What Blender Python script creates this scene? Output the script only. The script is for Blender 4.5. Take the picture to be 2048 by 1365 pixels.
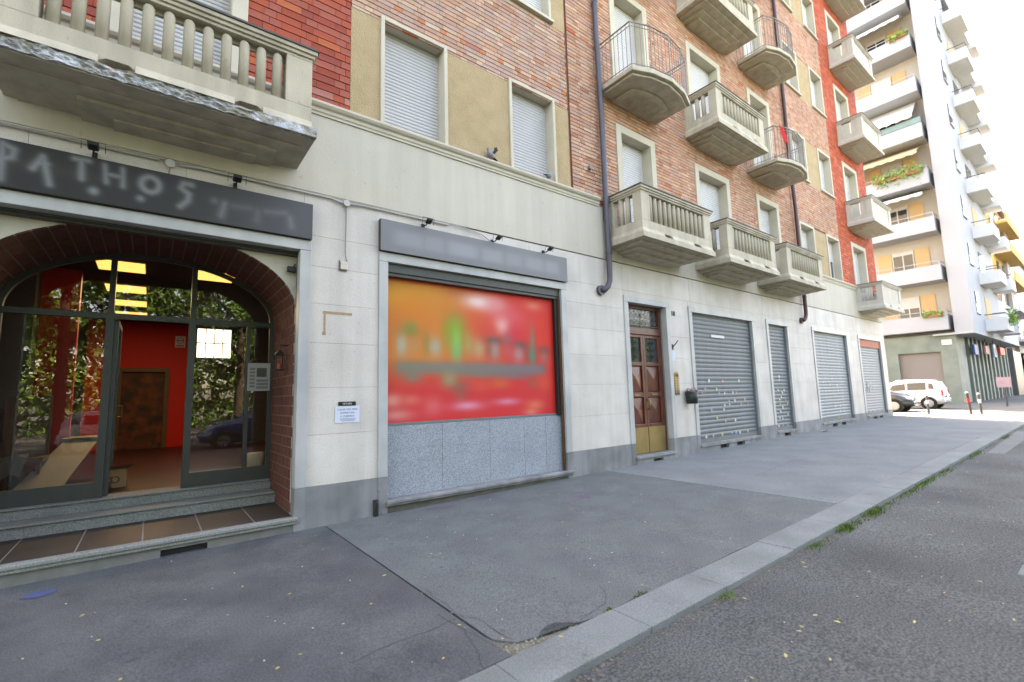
import bpy, math, random
import numpy as np
from mathutils import Matrix, Vector, noise as mnoise
random.seed(7); rng = np.random.default_rng(7)
R = math.radians
scene = bpy.context.scene
col = scene.collection
for o in list(bpy.data.objects): bpy.data.objects.remove(o)

# ------------------------------------------------------------------ camera
CAM = np.array([0.0, -6.1, 1.5])
F_PX, YAW, PITCH, ROLL = 935.07, .656854, .1152447, -.0272887
fw = np.array([math.sin(YAW), math.cos(YAW), 0]); rt = np.array([math.cos(YAW), -math.sin(YAW), 0]); up = np.array([0, 0, 1.])
f2 = math.cos(PITCH)*fw + math.sin(PITCH)*up; u2 = math.cos(PITCH)*up - math.sin(PITCH)*fw
r3 = math.cos(ROLL)*rt + math.sin(ROLL)*u2; u3 = math.cos(ROLL)*u2 - math.sin(ROLL)*rt
cd = bpy.data.cameras.new('camera'); cam = bpy.data.objects.new('camera', cd); col.objects.link(cam)
cd.sensor_fit = 'HORIZONTAL'; cd.sensor_width = 36; cd.lens = F_PX/2048*36
cd.clip_start = .05; cd.clip_end = 2000
cam.matrix_world = Matrix(((r3[0], u3[0], -f2[0], CAM[0]), (r3[1], u3[1], -f2[1], CAM[1]), (r3[2], u3[2], -f2[2], CAM[2]), (0, 0, 0, 1)))
cd.dof.use_dof = True; cd.dof.focus_distance = 6.2; cd.dof.aperture_fstop = 1.1
scene.camera = cam
scene.render.resolution_x = 1024; scene.render.resolution_y = 682

# ------------------------------------------------------------------ world, sun, exposure
SUN_EL, SUN_AZ = R(50), math.atan2(.53, .85)      # sun stands behind the building, to the right
w = bpy.data.worlds.new('World'); scene.world = w; w.use_nodes = True
nt = w.node_tree; sky = nt.nodes.new('ShaderNodeTexSky'); sky.sky_type = 'NISHITA'; sky.sun_disc = False
sky.sun_elevation = SUN_EL; sky.sun_rotation = SUN_AZ; sky.air_density = 1.0; sky.dust_density = 2.5; sky.ozone_density = .6
nt.links.new(sky.outputs[0], nt.nodes['Background'].inputs[0]); nt.nodes['Background'].inputs[1].default_value = .15
sd = bpy.data.lights.new('sun', 'SUN'); sd.energy = 4.0; sd.angle = R(.53); sd.color = (1, .95, .86)
so = bpy.data.objects.new('sun', sd); col.objects.link(so)
tosun = Vector((math.sin(SUN_AZ)*math.cos(SUN_EL), math.cos(SUN_AZ)*math.cos(SUN_EL), math.sin(SUN_EL)))
so.rotation_euler = (-tosun).to_track_quat('-Z', 'Y').to_euler(); so.location = (10, 10, 40)
vs = scene.view_settings; vs.view_transform = 'Standard'; vs.look = 'None'; vs.exposure = 3.76; vs.gamma = 1
vs.use_white_balance = True; vs.white_balance_temperature = 9150; vs.white_balance_tint = 20   # camera balanced for open shade
vs.use_curve_mapping = False

# ------------------------------------------------------------------ helpers
def lin(c):
    c = c/255.
    return c/12.92 if c <= .04045 else ((c+.055)/1.055)**2.4
K = .62
def C(r, g, b, k=1.0): return (lin(r)*K*k, lin(g)*K*k, lin(b)*K*k, 1)

class MB:
    def __init__(s): s.v = []; s.f = []; s.c = []
    def add(s, verts, faces, color=None):
        n = len(s.v); s.v += [tuple(p) for p in verts]; s.f += [tuple(i+n for i in f) for f in faces]
        if color is not None: s.c += [color]*len(verts)
        return s
    def box(s, x0, x1, y0, y1, z0, z1, color=None):
        return s.add([(x0,y0,z0),(x1,y0,z0),(x1,y1,z0),(x0,y1,z0),(x0,y0,z1),(x1,y0,z1),(x1,y1,z1),(x0,y1,z1)],
              [(0,3,2,1),(4,5,6,7),(0,1,5,4),(1,2,6,5),(2,3,7,6),(3,0,4,7)], color)
    def quad(s, a, b, c, d, color=None): return s.add([a,b,c,d], [(0,1,2,3)], color)
    def prism(s, poly, z0, z1, axis='z'):
        n = len(poly)
        def P(p, h):
            if axis == 'z': return (p[0], p[1], h)
            if axis == 'x': return (h, p[0], p[1])
            return (p[0], h, p[1])
        s.add([P(p, z0) for p in poly]+[P(p, z1) for p in poly],
              [tuple(range(n))[::-1], tuple(range(n, 2*n))]+[(i, (i+1) % n, n+(i+1) % n, n+i) for i in range(n)])
        return s
    def tube(s, path, r, n=8, caps=True):
        path = [Vector(p) for p in path]; rs = r if isinstance(r, (list, tuple)) else [r]*len(path); base = len(s.v)
        pu = None
        for i, p in enumerate(path):
            t = (path[min(i+1, len(path)-1)]-path[max(i-1, 0)]).normalized()
            if pu is None:
                a = Vector((0,0,1)) if abs(t.z) < .9 else Vector((1,0,0)); pu = t.cross(a).normalized()
            pu = (pu - t*pu.dot(t)).normalized(); pv = t.cross(pu)
            for k in range(n):
                an = 2*math.pi*k/n; q = p+(pu*math.cos(an)+pv*math.sin(an))*rs[i]; s.v.append(tuple(q))
        for i in range(len(path)-1):
            for k in range(n):
                a = base+i*n+k; b = base+i*n+(k+1) % n; s.f.append((a, b, b+n, a+n))
        if caps:
            s.f.append(tuple(base+k for k in range(n))[::-1]); e = base+(len(path)-1)*n; s.f.append(tuple(e+k for k in range(n)))
        return s
    def cyl(s, c, r, h, n=16, axis='z', r2=None):
        d = {'z': Vector((0,0,h)), 'y': Vector((0,h,0)), 'x': Vector((h,0,0))}[axis]
        c = Vector(c); return s.tube([c, c+d], [r, r if r2 is None else r2], n)
    def build(s, name, mat, parent=None, loc=None, smooth=False, bevel=0, kind=None):
        me = bpy.data.meshes.new(name); me.from_pydata(s.v, [], s.f); me.update()
        if s.c:
            at = me.color_attributes.new('tint', 'FLOAT_COLOR', 'POINT')
            arr = np.ones((len(s.v), 4), np.float32); arr[:, :3] = np.array([c[:3] for c in s.c]); at.data.foreach_set('color', arr.ravel())
        if mat: me.materials.append(mat)
        return link(name, me, parent, loc, smooth, bevel, kind)
def link(name, me, parent=None, loc=None, smooth=False, bevel=0, kind=None):
    o = bpy.data.objects.new(name, me); col.objects.link(o)
    if parent: o.parent = parent
    if loc is not None: o.location = loc
    if smooth: me.polygons.foreach_set('use_smooth', [True]*len(me.polygons))
    if bevel:
        m = o.modifiers.new('bevel', 'BEVEL'); m.width = bevel; m.segments = 2; m.limit_method = 'ANGLE'; m.angle_limit = R(40)
    if kind: o['kind'] = kind
    return o
def empty(name, loc=(0,0,0), rz=0):
    o = bpy.data.objects.new(name, None); col.objects.link(o); o.location = loc; o.rotation_euler = (0,0,rz); o.empty_display_size = .2; return o
def tag(o, label, cat=None, group=None, kind=None):
    if label: o['label'] = label
    if cat: o['category'] = cat
    if group: o['group'] = group
    if kind: o['kind'] = kind
    return o
def copy_tree(o, parent=None):
    kids = list(o.children); c = o.copy(); col.objects.link(c); c.parent = parent
    for k in kids: copy_tree(k, c)
    return c
def B(name, mat, x0, x1, y0, y1, z0, z1, parent=None, bevel=0, **kw):
    return MB().box(x0, x1, y0, y1, z0, z1).build(name, mat, parent, bevel=bevel, **kw)

# ------------------------------------------------------------------ materials
def M(name, c, rough=.8, var=.12, vs_=2.5, bump=.0, bs=60, metal=0, spec=.3, orand=0, tint=False, c2=None, speck=0, ss=150, streak=0, emit=0, coat=0, spots=0, sps=16):
    m = bpy.data.materials.new(name); m.use_nodes = True; n = m.node_tree.nodes; l = m.node_tree.links
    b = n['Principled BSDF']; b.inputs['Roughness'].default_value = rough; b.inputs['Metallic'].default_value = metal
    b.inputs['Specular IOR Level'].default_value = spec; b.inputs['Coat Weight'].default_value = coat
    tc = n.new('ShaderNodeTexCoord')
    def nz(scale, detail=4, vec=None):
        t = n.new('ShaderNodeTexNoise'); t.inputs['Scale'].default_value = scale; t.inputs['Detail'].default_value = detail
        l.new(vec or tc.outputs['Object'], t.inputs['Vector']); return t.outputs['Fac']
    def mul(colr, fac):
        x = n.new('ShaderNodeVectorMath'); x.operation = 'MULTIPLY'
        l.new(colr, x.inputs[0]); l.new(fac, x.inputs[1]); return x.outputs[0]
    def rng_(fac, lo, hi, a=.3, z=.7):
        x = n.new('ShaderNodeMapRange'); x.inputs[1].default_value = a; x.inputs[2].default_value = z; x.inputs[3].default_value = lo; x.inputs[4].default_value = hi
        l.new(fac, x.inputs[0]); return x.outputs[0]
    if tint:
        a = n.new('ShaderNodeAttribute'); a.attribute_name = 'tint'; base = a.outputs['Color']
    else:
        a = n.new('ShaderNodeRGB'); a.outputs[0].default_value = c; base = a.outputs[0]
    if c2:
        mx = n.new('ShaderNodeMix'); mx.data_type = 'RGBA'; l.new(rng_(nz(vs_*.7, 6), 0, 1, .4, .62), mx.inputs[0]); l.new(base, mx.inputs[6]); mx.inputs[7].default_value = c2; base = mx.outputs[2]
    if var: base = mul(base, rng_(nz(vs_, 6), 1-var, 1+var))
    if speck: base = mul(base, rng_(nz(ss, 2), 1-speck, 1+speck, .35, .65))
    if streak:
        mp = n.new('ShaderNodeMapping'); mp.inputs['Scale'].default_value = (5, 5, .35); l.new(tc.outputs['Object'], mp.inputs[0])
        base = mul(base, rng_(nz(1.0, 6, mp.outputs[0]), 1-streak, 1+streak*.3, .38, .6))
    if spots: base = mul(base, rng_(nz(sps, 3), 1-spots, 1, .27, .34))
    if orand:
        oi = n.new('ShaderNodeObjectInfo'); base = mul(base, rng_(oi.outputs['Random'], 1-orand, 1+orand, 0, 1))
    l.new(base, b.inputs['Base Color'])
    if bump:
        bp = n.new('ShaderNodeBump'); bp.inputs['Strength'].default_value = bump; bp.inputs['Distance'].default_value = .02
        l.new(nz(bs, 5), bp.inputs['Height']); l.new(bp.outputs[0], b.inputs['Normal'])
    if emit:
        b.inputs['Emission Color'].default_value = c; b.inputs['Emission Strength'].default_value = emit
    return m
def glass(name, tintc=(.9,.95,.93,1), refl=.9, ior=1.55):
    m = bpy.data.materials.new(name); m.use_nodes = True; n = m.node_tree.nodes; l = m.node_tree.links; n.clear()
    out = n.new('ShaderNodeOutputMaterial'); mx = n.new('ShaderNodeMixShader'); fr = n.new('ShaderNodeFresnel'); fr.inputs[0].default_value = ior
    tr = n.new('ShaderNodeBsdfTransparent'); tr.inputs[0].default_value = tintc; gl = n.new('ShaderNodeBsdfGlossy'); gl.inputs['Roughness'].default_value = .0; gl.inputs[0].default_value = (refl,refl,refl,1)
    mu = n.new('ShaderNodeMath'); mu.operation = 'MULTIPLY'; mu.inputs[1].default_value = 1.7; mu.use_clamp = True
    l.new(fr.outputs[0], mu.inputs[0]); l.new(mu.outputs[0], mx.inputs[0]); l.new(tr.outputs[0], mx.inputs[1]); l.new(gl.outputs[0], mx.inputs[2]); l.new(mx.outputs[0], out.inputs[0]); return m

m_brick = M('brick', (1,1,1,1), .88, .12, .55, .3, 120, tint=True, speck=.12, ss=45)
m_mortar = M('mortar', C(128,96,80), .95, .15, 6, .2, 90)
m_mortar_r = M('mortar_dark', C(95,50,45), .95, .15, 6, .2, 90)
m_plaster = M('plaster', C(218,211,193), .9, .05, 1.2, .12, 40, streak=.06, spots=.12, sps=7)
m_cream = M('cream_stone', C(218,209,188), .85, .06, 3, .1, 70)
m_stucco = M('stucco', C(198,174,134), .95, .05, 5, .8, 45, c2=C(190,166,126))
m_trav = M('travertine', C(232,225,215), .65, .06, 2.0, .12, 30, orand=.035, c2=C(220,213,202), speck=.05, ss=60, streak=.07, spots=.22, sps=19)
m_joint = M('joint', C(150,140,122), .95, .1, 4)
m_plinth = M('plinth_stone', C(154,156,156), .7, .10, 2.5, .12, 60, c2=C(134,136,136), speck=.08, ss=120, streak=.16, orand=.04, spots=.25, sps=12)
m_marble = M('marble', C(206,207,203), .45, .06, 2, .05, 40, c2=C(188,192,190), streak=.08, orand=.02)
m_conc = M('balcony_stone', C(208,198,175), .9, .08, 3, .2, 60, streak=.14, spots=.2, sps=14)
m_conc_w = M('balcony_stone_pale', C(214,208,192), .9, .05, 3, .12, 60, streak=.06)
m_rubble = M('broken_concrete', C(170,165,150), .95, .35, 14, 1.0, 40, c2=C(205,210,215))
m_lead = M('lead_flashing', C(92,88,82), .6, .2, 8)
m_blind = M('white_blind', C(236,236,236), .55, .03, 3, spec=.4)
m_blind2 = M('grey_blind', C(216,215,214), .55, .04, 3, spec=.4)
m_steel = M('galvanised_slat', C(120,128,129), .6, .08, 4, .03, 30, metal=.15, spec=.5, streak=.07)
m_steel_l = M('galvanised_pale', C(156,163,164), .6, .08, 4, .03, 30, metal=.15, spec=.5, streak=.07)
m_dkmetal = M('dark_green_grey_metal', C(72,75,68), .45, .08, 5, spec=.4)
m_frame = M('grey_metal_frame', C(74,78,73), .42, .06, 5, spec=.4)
m_black = M('black_metal', C(42,42,42), .5, .1, 8)
m_pipe = M('pipe_paint', C(88,84,92), .45, .1, 4, spec=.4)
m_pipe2 = M('pipe_paint_brown', C(92,62,58), .45, .1, 4, spec=.4)
m_white = M('white_plastic', C(225,225,220), .5, .03, 5)
m_wood = M('varnished_wood', C(118,58,42), .35, .22, 5, .08, 30, spec=.5, streak=.2)
m_brass = M('brass', C(196,168,112), .34, .10, 5, metal=.75, spec=.5)
m_gold = M('polished_brass', C(168,140,88), .4, .15, 20, metal=.75)
m_granite = M('granite', C(160,169,176), .7, .06, 3, .05, 120, speck=.34, ss=75)
m_kerb = M('kerb_granite', C(138,144,142), .85, .08, 2.5, .25, 90, speck=.22, ss=110, orand=.05, c2=C(126,132,129), spots=.3, sps=11)
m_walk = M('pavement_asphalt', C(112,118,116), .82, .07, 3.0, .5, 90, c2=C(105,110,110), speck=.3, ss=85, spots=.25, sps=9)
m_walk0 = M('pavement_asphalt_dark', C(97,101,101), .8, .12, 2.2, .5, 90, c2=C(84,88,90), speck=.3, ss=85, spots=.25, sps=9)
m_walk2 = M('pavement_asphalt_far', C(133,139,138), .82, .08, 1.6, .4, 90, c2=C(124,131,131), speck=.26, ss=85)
m_road = M('road_asphalt', C(106,110,107), .88, .18, .9, 1.0, 90, c2=C(93,97,95), speck=.5, ss=70, spots=.3, sps=8)
m_crack = M('crack', C(80,79,76), 1, .1, 8)
m_soil = M('soil', C(128,124,108), 1, .3, 14, 1, 60, speck=.3, ss=90)
m_grass = M('grass', (.08,.135,.026,1), .7, .3, 9)
m_step = M('step_granite', C(142,146,140), .75, .1, 3, .05, 100, speck=.3, ss=85)
m_tile = M('porch_tile', C(56,52,52), .5, .14, 2.5, .05, 40, orand=.05)
m_vault = M('vault_brick', C(116,70,58), .9, .16, 12, .2, 80, orand=.14)
m_vmort = M('vault_mortar', C(142,122,110), .95, .1, 6)
m_red = M('red_paint', C(214,32,26), .6, .04, 2)
m_dkwall = M('dark_interior_wall', C(58,54,50), .8, .1, 3)
m_redfloor = M('red_floor', C(58,28,27), .4, .15, 3)
m_ceil = M('dark_ceiling', C(58,54,48), .9, .05, 3)
m_lamp = M('lamp_panel', (1.0,.62,.20,1), .5, 0, emit=.13)
m_ltgrey = M('grey_wall_paint', C(104,104,104), .8, .05, 3)
m_board = M('pale_board', C(140,137,128), .6, .08, 4)
m_card = M('cardboard', C(170,130,90), .8, .08, 6)
m_brown = M('brown_frame', C(104,74,52), .5, .1, 6)
m_dkpaint = M('dark_painted_door', C(110,60,40), .6, .5, 5, c2=C(50,35,28))
m_daywin = M('daylight_window', (1,1,1,1), .5, 0, emit=.22)
m_print = M('printed_film', (1,1,1,1), .6, 0, tint=True, spec=.12)
m_signp = M('sign_print', (1,1,1,1), .45, 0, tint=True, spec=.3)
m_paper = M('paper', C(225,235,250), .7, .02, 3)
m_newsp = M('newsprint', C(190,190,185), .8, .1, 40)
m_ink = M('ink', C(90,95,125), .7, 0)
m_inkdark = M('dark_ink', C(35,35,35), .6, 0)
m_tape = M('old_glue', C(190,160,130), .9, .2, 20)
m_glass = glass('clear_glass'); m_dkglass = M('window_glass_dark', C(60,66,72), .08, .05, 3, spec=.8)
m_dkgreen = M('dark_green_plastic', C(48,60,54), .5, .1, 8)
m_ash = M('crumpled_litter', C(185,180,178), .8, .4, 40, .5, 50, c2=C(120,60,55))
m_leaf = M('fallen_leaf', C(214,196,120), .8, .15, 30, orand=.25)
m_twhite = M('tower_white', C(184,187,192), .8, .02, .6)
m_tgrey = M('tower_pale_grey', C(196,198,202), .8, .02, .6)
m_tgreen = M('tower_green_stone', C(142,152,142), .6, .10, 1.6, c2=C(126,138,128))
m_torange = M('orange_shutter', C(226,190,142), .8, .04, 2)
m_twarm = M('loggia_wall', C(204,199,191), .8, .04, 1)
m_tgarage = M('garage_door', C(150,140,134), .7, .04, 1)
m_awn = M('awning_white', C(238,238,236), .8, .03, 3); m_awn2 = M('awning_cream', C(232,206,160), .8, .03, 3)
m_teal = M('teal_rail', C(130,160,158), .6, .05, 3); m_ochre = M('ochre_paint', C(206,172,104), .8, .05, 1)
m_redsign = M('red_sign', C(240,50,48), .5, .04, 3); m_bluesign = M('blue_sign', C(70,110,170), .5, .1, 3); m_violet = M('violet_banner', C(90,90,190), .6, .1, 3)
m_shopdark = M('shop_dark', C(96,98,100), .4, .1, 2, spec=.6)
m_cwhite = M('white_car_paint', C(244,244,244), .25, .01, 2, spec=.5, coat=.6); m_cdark = M('dark_car_paint', C(42,52,66), .25, .02, 2, spec=.5, coat=.7)
m_cblue = M('blue_car_paint', C(50,72,140), .25, .02, 2, spec=.5, coat=.7); m_cred = M('silver_car_paint', C(190,190,190), .3, .02, 2, spec=.5, coat=.7)
m_tyre = M('tyre', C(40,40,42), .9, .1, 9); m_rim = M('wheel_rim', C(190,192,196), .35, .05, 5, metal=.6)
m_taill = M('tail_lamp', C(200,30,25), .3, 0, coat=.5); m_headl = M('head_lamp', C(220,225,228), .15, 0, coat=.5)
m_bark = M('bark', C(92,84,72), .95, .3, 8, .6, 20)
m_foliage = M('foliage', (.09,.17,.03,1), .6, .35, 1.5, tint=True)
m_pig = M('pigeon_grey', C(150,160,172), .7, .15, 30); m_pigd = M('pigeon_dark', C(52,52,60), .7, .15, 30)
m_redcloth = M('red_cloth', C(225,60,55), .9, .1, 6)
m_iron = M('iron_rail', C(150,142,134), .55, .15, 6)
m_blackpaint = M('blue_spray_paint', C(70,88,128), .8, .2, 10)

# ------------------------------------------------------------------ ground
def gz(x): return -.03+.0105*min(max(x, -6), 25.5)
RZ = -.04      # road surface, just below the kerb top
def sheet(name, mat, xs, ys, dz, kind='structure', parent=None, thick=0, jitter=0):
    mb = MB(); nx, ny = len(xs), len(ys)
    for y in ys:
        for x in xs: mb.v.append((x, y, gz(x)+dz+(random.uniform(-jitter, jitter) if jitter else 0)))
    for j in range(ny-1):
        for i in range(nx-1): mb.f.append((j*nx+i, j*nx+i+1, (j+1)*nx+i+1, (j+1)*nx+i))
    return mb.build(name, mat, parent, kind=kind)
tag(sheet('road', m_road, [-300,-60,-6,0,6,12,18,25.5,60,400], [-300,-60,-12,-4.03,0,20,300], RZ), 'worn grey asphalt road beyond the kerb')
KY0, KY1 = -4.10, -3.76
# walk: one bedding sheet, three asphalt bays with open joints; the middle bay has lost a corner by the kerb
walk = sheet('sidewalk', m_soil, [-6,0,6,12,18,25.5,27], [KY1-.02, 0.35], -.035); tag(walk, 'earth bed showing at joints and breaks of the sidewalk')
def bay(name, mat, poly, parent, cuts):
    import bmesh
    bm = bmesh.new(); top = [bm.verts.new((x, y, gz(x))) for x, y in poly]; f = bm.faces.new(top)
    bmesh.ops.triangulate(bm, faces=[f])
    ext = bmesh.ops.extrude_face_region(bm, geom=bm.faces[:])
    for v in [g for g in ext['geom'] if isinstance(g, bmesh.types.BMVert)]: v.co.z -= .03
    bmesh.ops.recalc_face_normals(bm, faces=bm.faces[:])
    me = bpy.data.meshes.new(name); bm.to_mesh(me); bm.free(); me.materials.append(mat)
    return link(name, me, parent)
J1, J2 = 1.75, 6.86; g = .006
def wob(x0, x1, y, n): return [(x0+(x1-x0)*i/n, y+random.uniform(-.006,.006)) for i in range(n+1)]
bay('asphalt_bay', m_walk0, wob(-6, J1-g, KY1+.005, 20)+[(J1-g, .3), (-6, .3)], walk, None)
notch = [(J1+g+.01, -3.52), (1.80,-3.58), (1.86,-3.655), (1.93,-3.67), (2.0,-3.69), (2.06,-3.65), (2.12,-3.62), (2.2,-3.63), (2.27,-3.69), (2.33,-3.735), (2.42,-3.75)]
bay('asphalt_bay', m_walk, notch+wob(2.5, J2-g, KY1+.005, 14)+[(J2-g, .3), (J1+g, .3)], walk, None)
bay('asphalt_bay', m_walk2, wob(J2+g, 27, KY1+.005, 30)+[(27, .3), (J2+g, .3)], walk, None)
for cpts in [[(1.78,-2.4),(1.80,-2.6),(1.78,-2.73),(1.79,-2.89),(1.77,-3.06),(1.79,-3.17),(1.85,-3.25),(1.84,-3.42),(1.86,-3.62)], [(1.0,-3.2),(1.1,-3.18),(1.28,-3.15),(1.48,-3.17),(1.73,-3.14)],
             [(2.34,-3.73),(2.42,-3.70),(2.52,-3.69),(2.66,-3.66),(2.79,-3.55),(2.86,-3.42)], [(1.69,-3.3),(1.64,-3.5),(1.6,-3.62),(1.55,-3.75)], [(1.66,-3.0),(1.7,-3.3),(1.73,-3.61)],
             [(4.9,-1.5),(5.5,-1.7),(6.2,-1.62),(6.8,-1.8)], [(8,-2.2),(10,-2.0),(12,-2.3)]]:
    # refine with jitter
    pts = []
    for a, b in zip(cpts[:-1], cpts[1:]):
        for k in range(4): pts.append((a[0]+(b[0]-a[0])*k/4+random.uniform(-.008,.008), a[1]+(b[1]-a[1])*k/4+random.uniform(-.008,.008)))
    pts.append(cpts[-1]); mb = MB()
    for i, (x, y) in enumerate(pts):
        wd = random.uniform(.001, .0034); d = Vector((pts[min(i+1, len(pts)-1)][0]-pts[max(i-1,0)][0], pts[min(i+1, len(pts)-1)][1]-pts[max(i-1,0)][1])).normalized()
        mb.v += [(x-d.y*wd, y+d.x*wd, gz(x)+.0025), (x+d.y*wd, y-d.x*wd, gz(x)+.0025)]
    for i in range(len(pts)-1): mb.f.append((2*i, 2*i+1, 2*i+3, 2*i+2))
    mb.build('crack', m_crack, walk)
MB().box(1.757, 2.46, KY1-.01, -3.46, -.05, gz(2)-.014).build('soil_fill', m_soil, walk)
# stones in the broken corner
mb = MB()
for i in range(160):
    x = random.uniform(1.76, 2.42); y = random.uniform(-3.75, -3.60); s_ = random.uniform(.004,.014); z = gz(2)-.015
    mb.add([(x+s_*random.uniform(.6,1)*a, y+s_*random.uniform(.6,1)*b, z+s_*c) for a,b,c in [(1,0,.3),(-1,0,.3),(0,1,.3),(0,-1,.3),(0,0,1.1)]], [(0,2,4),(2,1,4),(1,3,4),(3,0,4)])
tag(mb.build('gravel', M('pebbles', C(170,165,150), .9, .3, 60), kind='stuff'), 'loose pebbles in the broken pavement corner beside the kerb')
# dark square repair patches and stains with their own outline
def patch(name, mat, cx, cy, rx, ry, dz, n=28, rough=.15, parent=None):
    mb = MB(); pts = []
    for k in range(n):
        a = 2*math.pi*k/n; q = 1+random.uniform(-rough, rough); x = cx+math.cos(a)*rx*q; pts.append((x, cy+math.sin(a)*ry*q, gz(x)+dz))
    mb.v = pts; mb.f = [tuple(range(n))]; return mb.build(name, mat, parent)
m_stain = M('damp_asphalt', C(112,108,116), .85, .2, 3, .3, 130, speck=.15, ss=160)
m_stain0 = M('worn_dark_asphalt', C(90,93,98), .8, .25, 3, .5, 90, speck=.32, ss=85)
patch('stain', m_stain, 4.95, -1.18, .17, .16, .003, parent=walk); patch('stain', m_stain, 3.3, -.22, .3, .07, .003, parent=walk); patch('stain', m_stain, 4.0, -.17, .35, .06, .003, parent=walk)
tag(patch('paint_mark', m_blackpaint, -.66, -.43, .11, .09, .004), 'blue spray paint spot on the pavement below the porch', 'paint mark')
mb = MB()
for i in range(420):
    x = random.uniform(-1.5, 16); y = random.uniform(-3.7, -.1); r_ = random.uniform(.006,.02); n_ = 7
    b0 = len(mb.v); mb.v += [(x+r_*math.cos(k*6.283/n_)*random.uniform(.7,1.2), y+r_*math.sin(k*6.283/n_)*random.uniform(.7,1.2), gz(x)+.002) for k in range(n_)]; mb.f.append(tuple(range(b0, b0+n_)))
mb.build('gum_spots', M('old_gum', C(96,98,100), .8, .3, 20), walk, kind='stuff')
mb = MB()
for i in range(260):
    x = random.uniform(-1.5, 14); y = random.uniform(-5.8, -.1); r_ = random.uniform(.003,.008); z = gz(x)+(.004 if y > KY1 else RZ+.002)
    if KY0 < y < KY1: continue
    mb.add([(x+r_,y,z),(x-r_,y,z),(x,y+r_,z),(x,y-r_,z),(x,y,z+r_)], [(0,2,4),(2,1,4),(1,3,4),(3,0,4)])
tag(mb.build('litter_specks', M('pale_specks', C(215,210,195), .8, .2, 20), kind='stuff'), 'tiny pale litter specks scattered over sidewalk and road')
# kerb stones
kerb = empty('kerb', (0,0,0)); tag(kerb, 'long granite kerb between sidewalk and road', kind='structure')
x = -6.0
kp = [-6,-4.9,-3.7,-2.5,-1.3,-.2,.75,1.62,2.62,3.55,4.75,5.9,7.1,8.3,9.5,10.7,11.9,13.1,14.3,15.5,16.7,17.9,19.1,20.3,21.5,22.7,23.9,25.3]
for a, b in zip(kp[:-1], kp[1:]):
    mb = MB(); mb.add([(a+.0012,KY0,gz(a)-.2),(b-.0012,KY0,gz(b)-.2),(b-.0012,KY1,gz(b)-.2),(a+.0012,KY1,gz(a)-.2),(a+.0012,KY0+.012,gz(a)),(b-.0012,KY0+.012,gz(b)),(b-.0012,KY1,gz(b)),(a+.0012,KY1,gz(a))],
        [(0,3,2,1),(4,5,6,7),(0,1,5,4),(1,2,6,5),(2,3,7,6),(3,0,4,7)])
    for v in range(len(mb.v)): mb.v[v] = (mb.v[v][0], mb.v[v][1]+0, mb.v[v][2]+.004)
    o = mb.build('kerb_stone', m_kerb, kerb, bevel=.006); o.location = (0, random.uniform(-.005,.005), random.uniform(-.002,.002))
# dirt along the kerb, grass tufts
mb = MB()
for i in range(900):
    x = 1+abs(random.gauss(0, 7)); x = min(x, 24); y = KY0-abs(random.gauss(0, .05)); s_ = random.uniform(.003,.012); z = gz(x)+RZ
    mb.add([(x+s_*a, y+s_*b, z+s_*c) for a,b,c in [(1,0,.2),(-1,0,.2),(0,1,.2),(0,-1,.2),(0,0,.9)]], [(0,2,4),(2,1,4),(1,3,4),(3,0,4)])
tag(mb.build('gutter_grit', M('grit', C(135,126,110), .95, .4, 80), kind='stuff'), 'loose grit and dirt gathered along the kerb')
mb = MB()
for (cx, sx, n, h) in [(3.45,.05,70,.05),(5.1,.08,110,.05),(5.35,.12,60,.03),(5.92,.1,220,.09),(6.25,.15,90,.05),(6.85,.14,300,.1),(7.4,.2,80,.05),(8.3,.3,140,.06),(9.2,.4,260,.08),(10.5,.25,150,.07),(11.8,.5,60,.05),(13.1,.3,190,.08),(15,.6,50,.05),(17.1,.4,140,.08),(20,1,60,.06),(2.95,.04,40,.04),(2.6,.02,25,.03)]:
    up_ = cx in (2.95, 2.6)
    for i in range(n):
        x = random.gauss(cx, sx); y = (KY1+abs(random.gauss(0,.015))) if up_ else KY0-.005-abs(random.gauss(0,.045)); hh = h*random.uniform(.2,.62); a = random.uniform(0, 6.28); lx, ly = math.cos(a)*hh*.6, math.sin(a)*hh*.6; wd = .004
        z = gz(x)+(RZ if not up_ else 0)
        mb.add([(x-math.sin(a)*wd, y+math.cos(a)*wd, z),(x+math.sin(a)*wd, y-math.cos(a)*wd, z),(x+lx*.5+math.sin(a)*wd, y+ly*.5-math.cos(a)*wd, z+hh*.7),(x+lx, y+ly, z+hh)], [(0,1,2),(0,2,3)])
tag(mb.build('grass_tufts', m_grass, kind='stuff'), 'green grass tufts growing along the kerb edge')
B('paving_stone', m_kerb, 5.46, 5.8, -5.58, -5.42, gz(5.5)-.08, gz(5.5)+RZ+.012, bevel=.02); tag(bpy.data.objects['paving_stone'], 'pale stone set in the road at the right edge of the photo', 'stone')
mb = MB().quad((13.5,-4.5,gz(13.5)+RZ+.004),(19,-4.5,gz(19)+RZ+.004),(19,-4.14,gz(19)+RZ+.004),(13.5,-4.25,gz(13.5)+RZ+.004))
tag(mb.build('asphalt_patch', M('pale_asphalt', C(120,124,122), .85, .1, 2, .4, 120, speck=.2, ss=120)), 'pale asphalt repair strip in the road beside the far kerb', kind='structure')

# ------------------------------------------------------------------ apartment building
bld = empty('apartment_building', (0,0,0)); tag(bld, 'long brick apartment building with stone balconies above shuttered shops', 'building')
FL = [4.42, 7.85, 11.28, 14.71, 18.14]         # underside of the balcony slabs, floor by floor
TOP = 22.6; XL, XR = -6.0, 24.95
LT = 3.43
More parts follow.
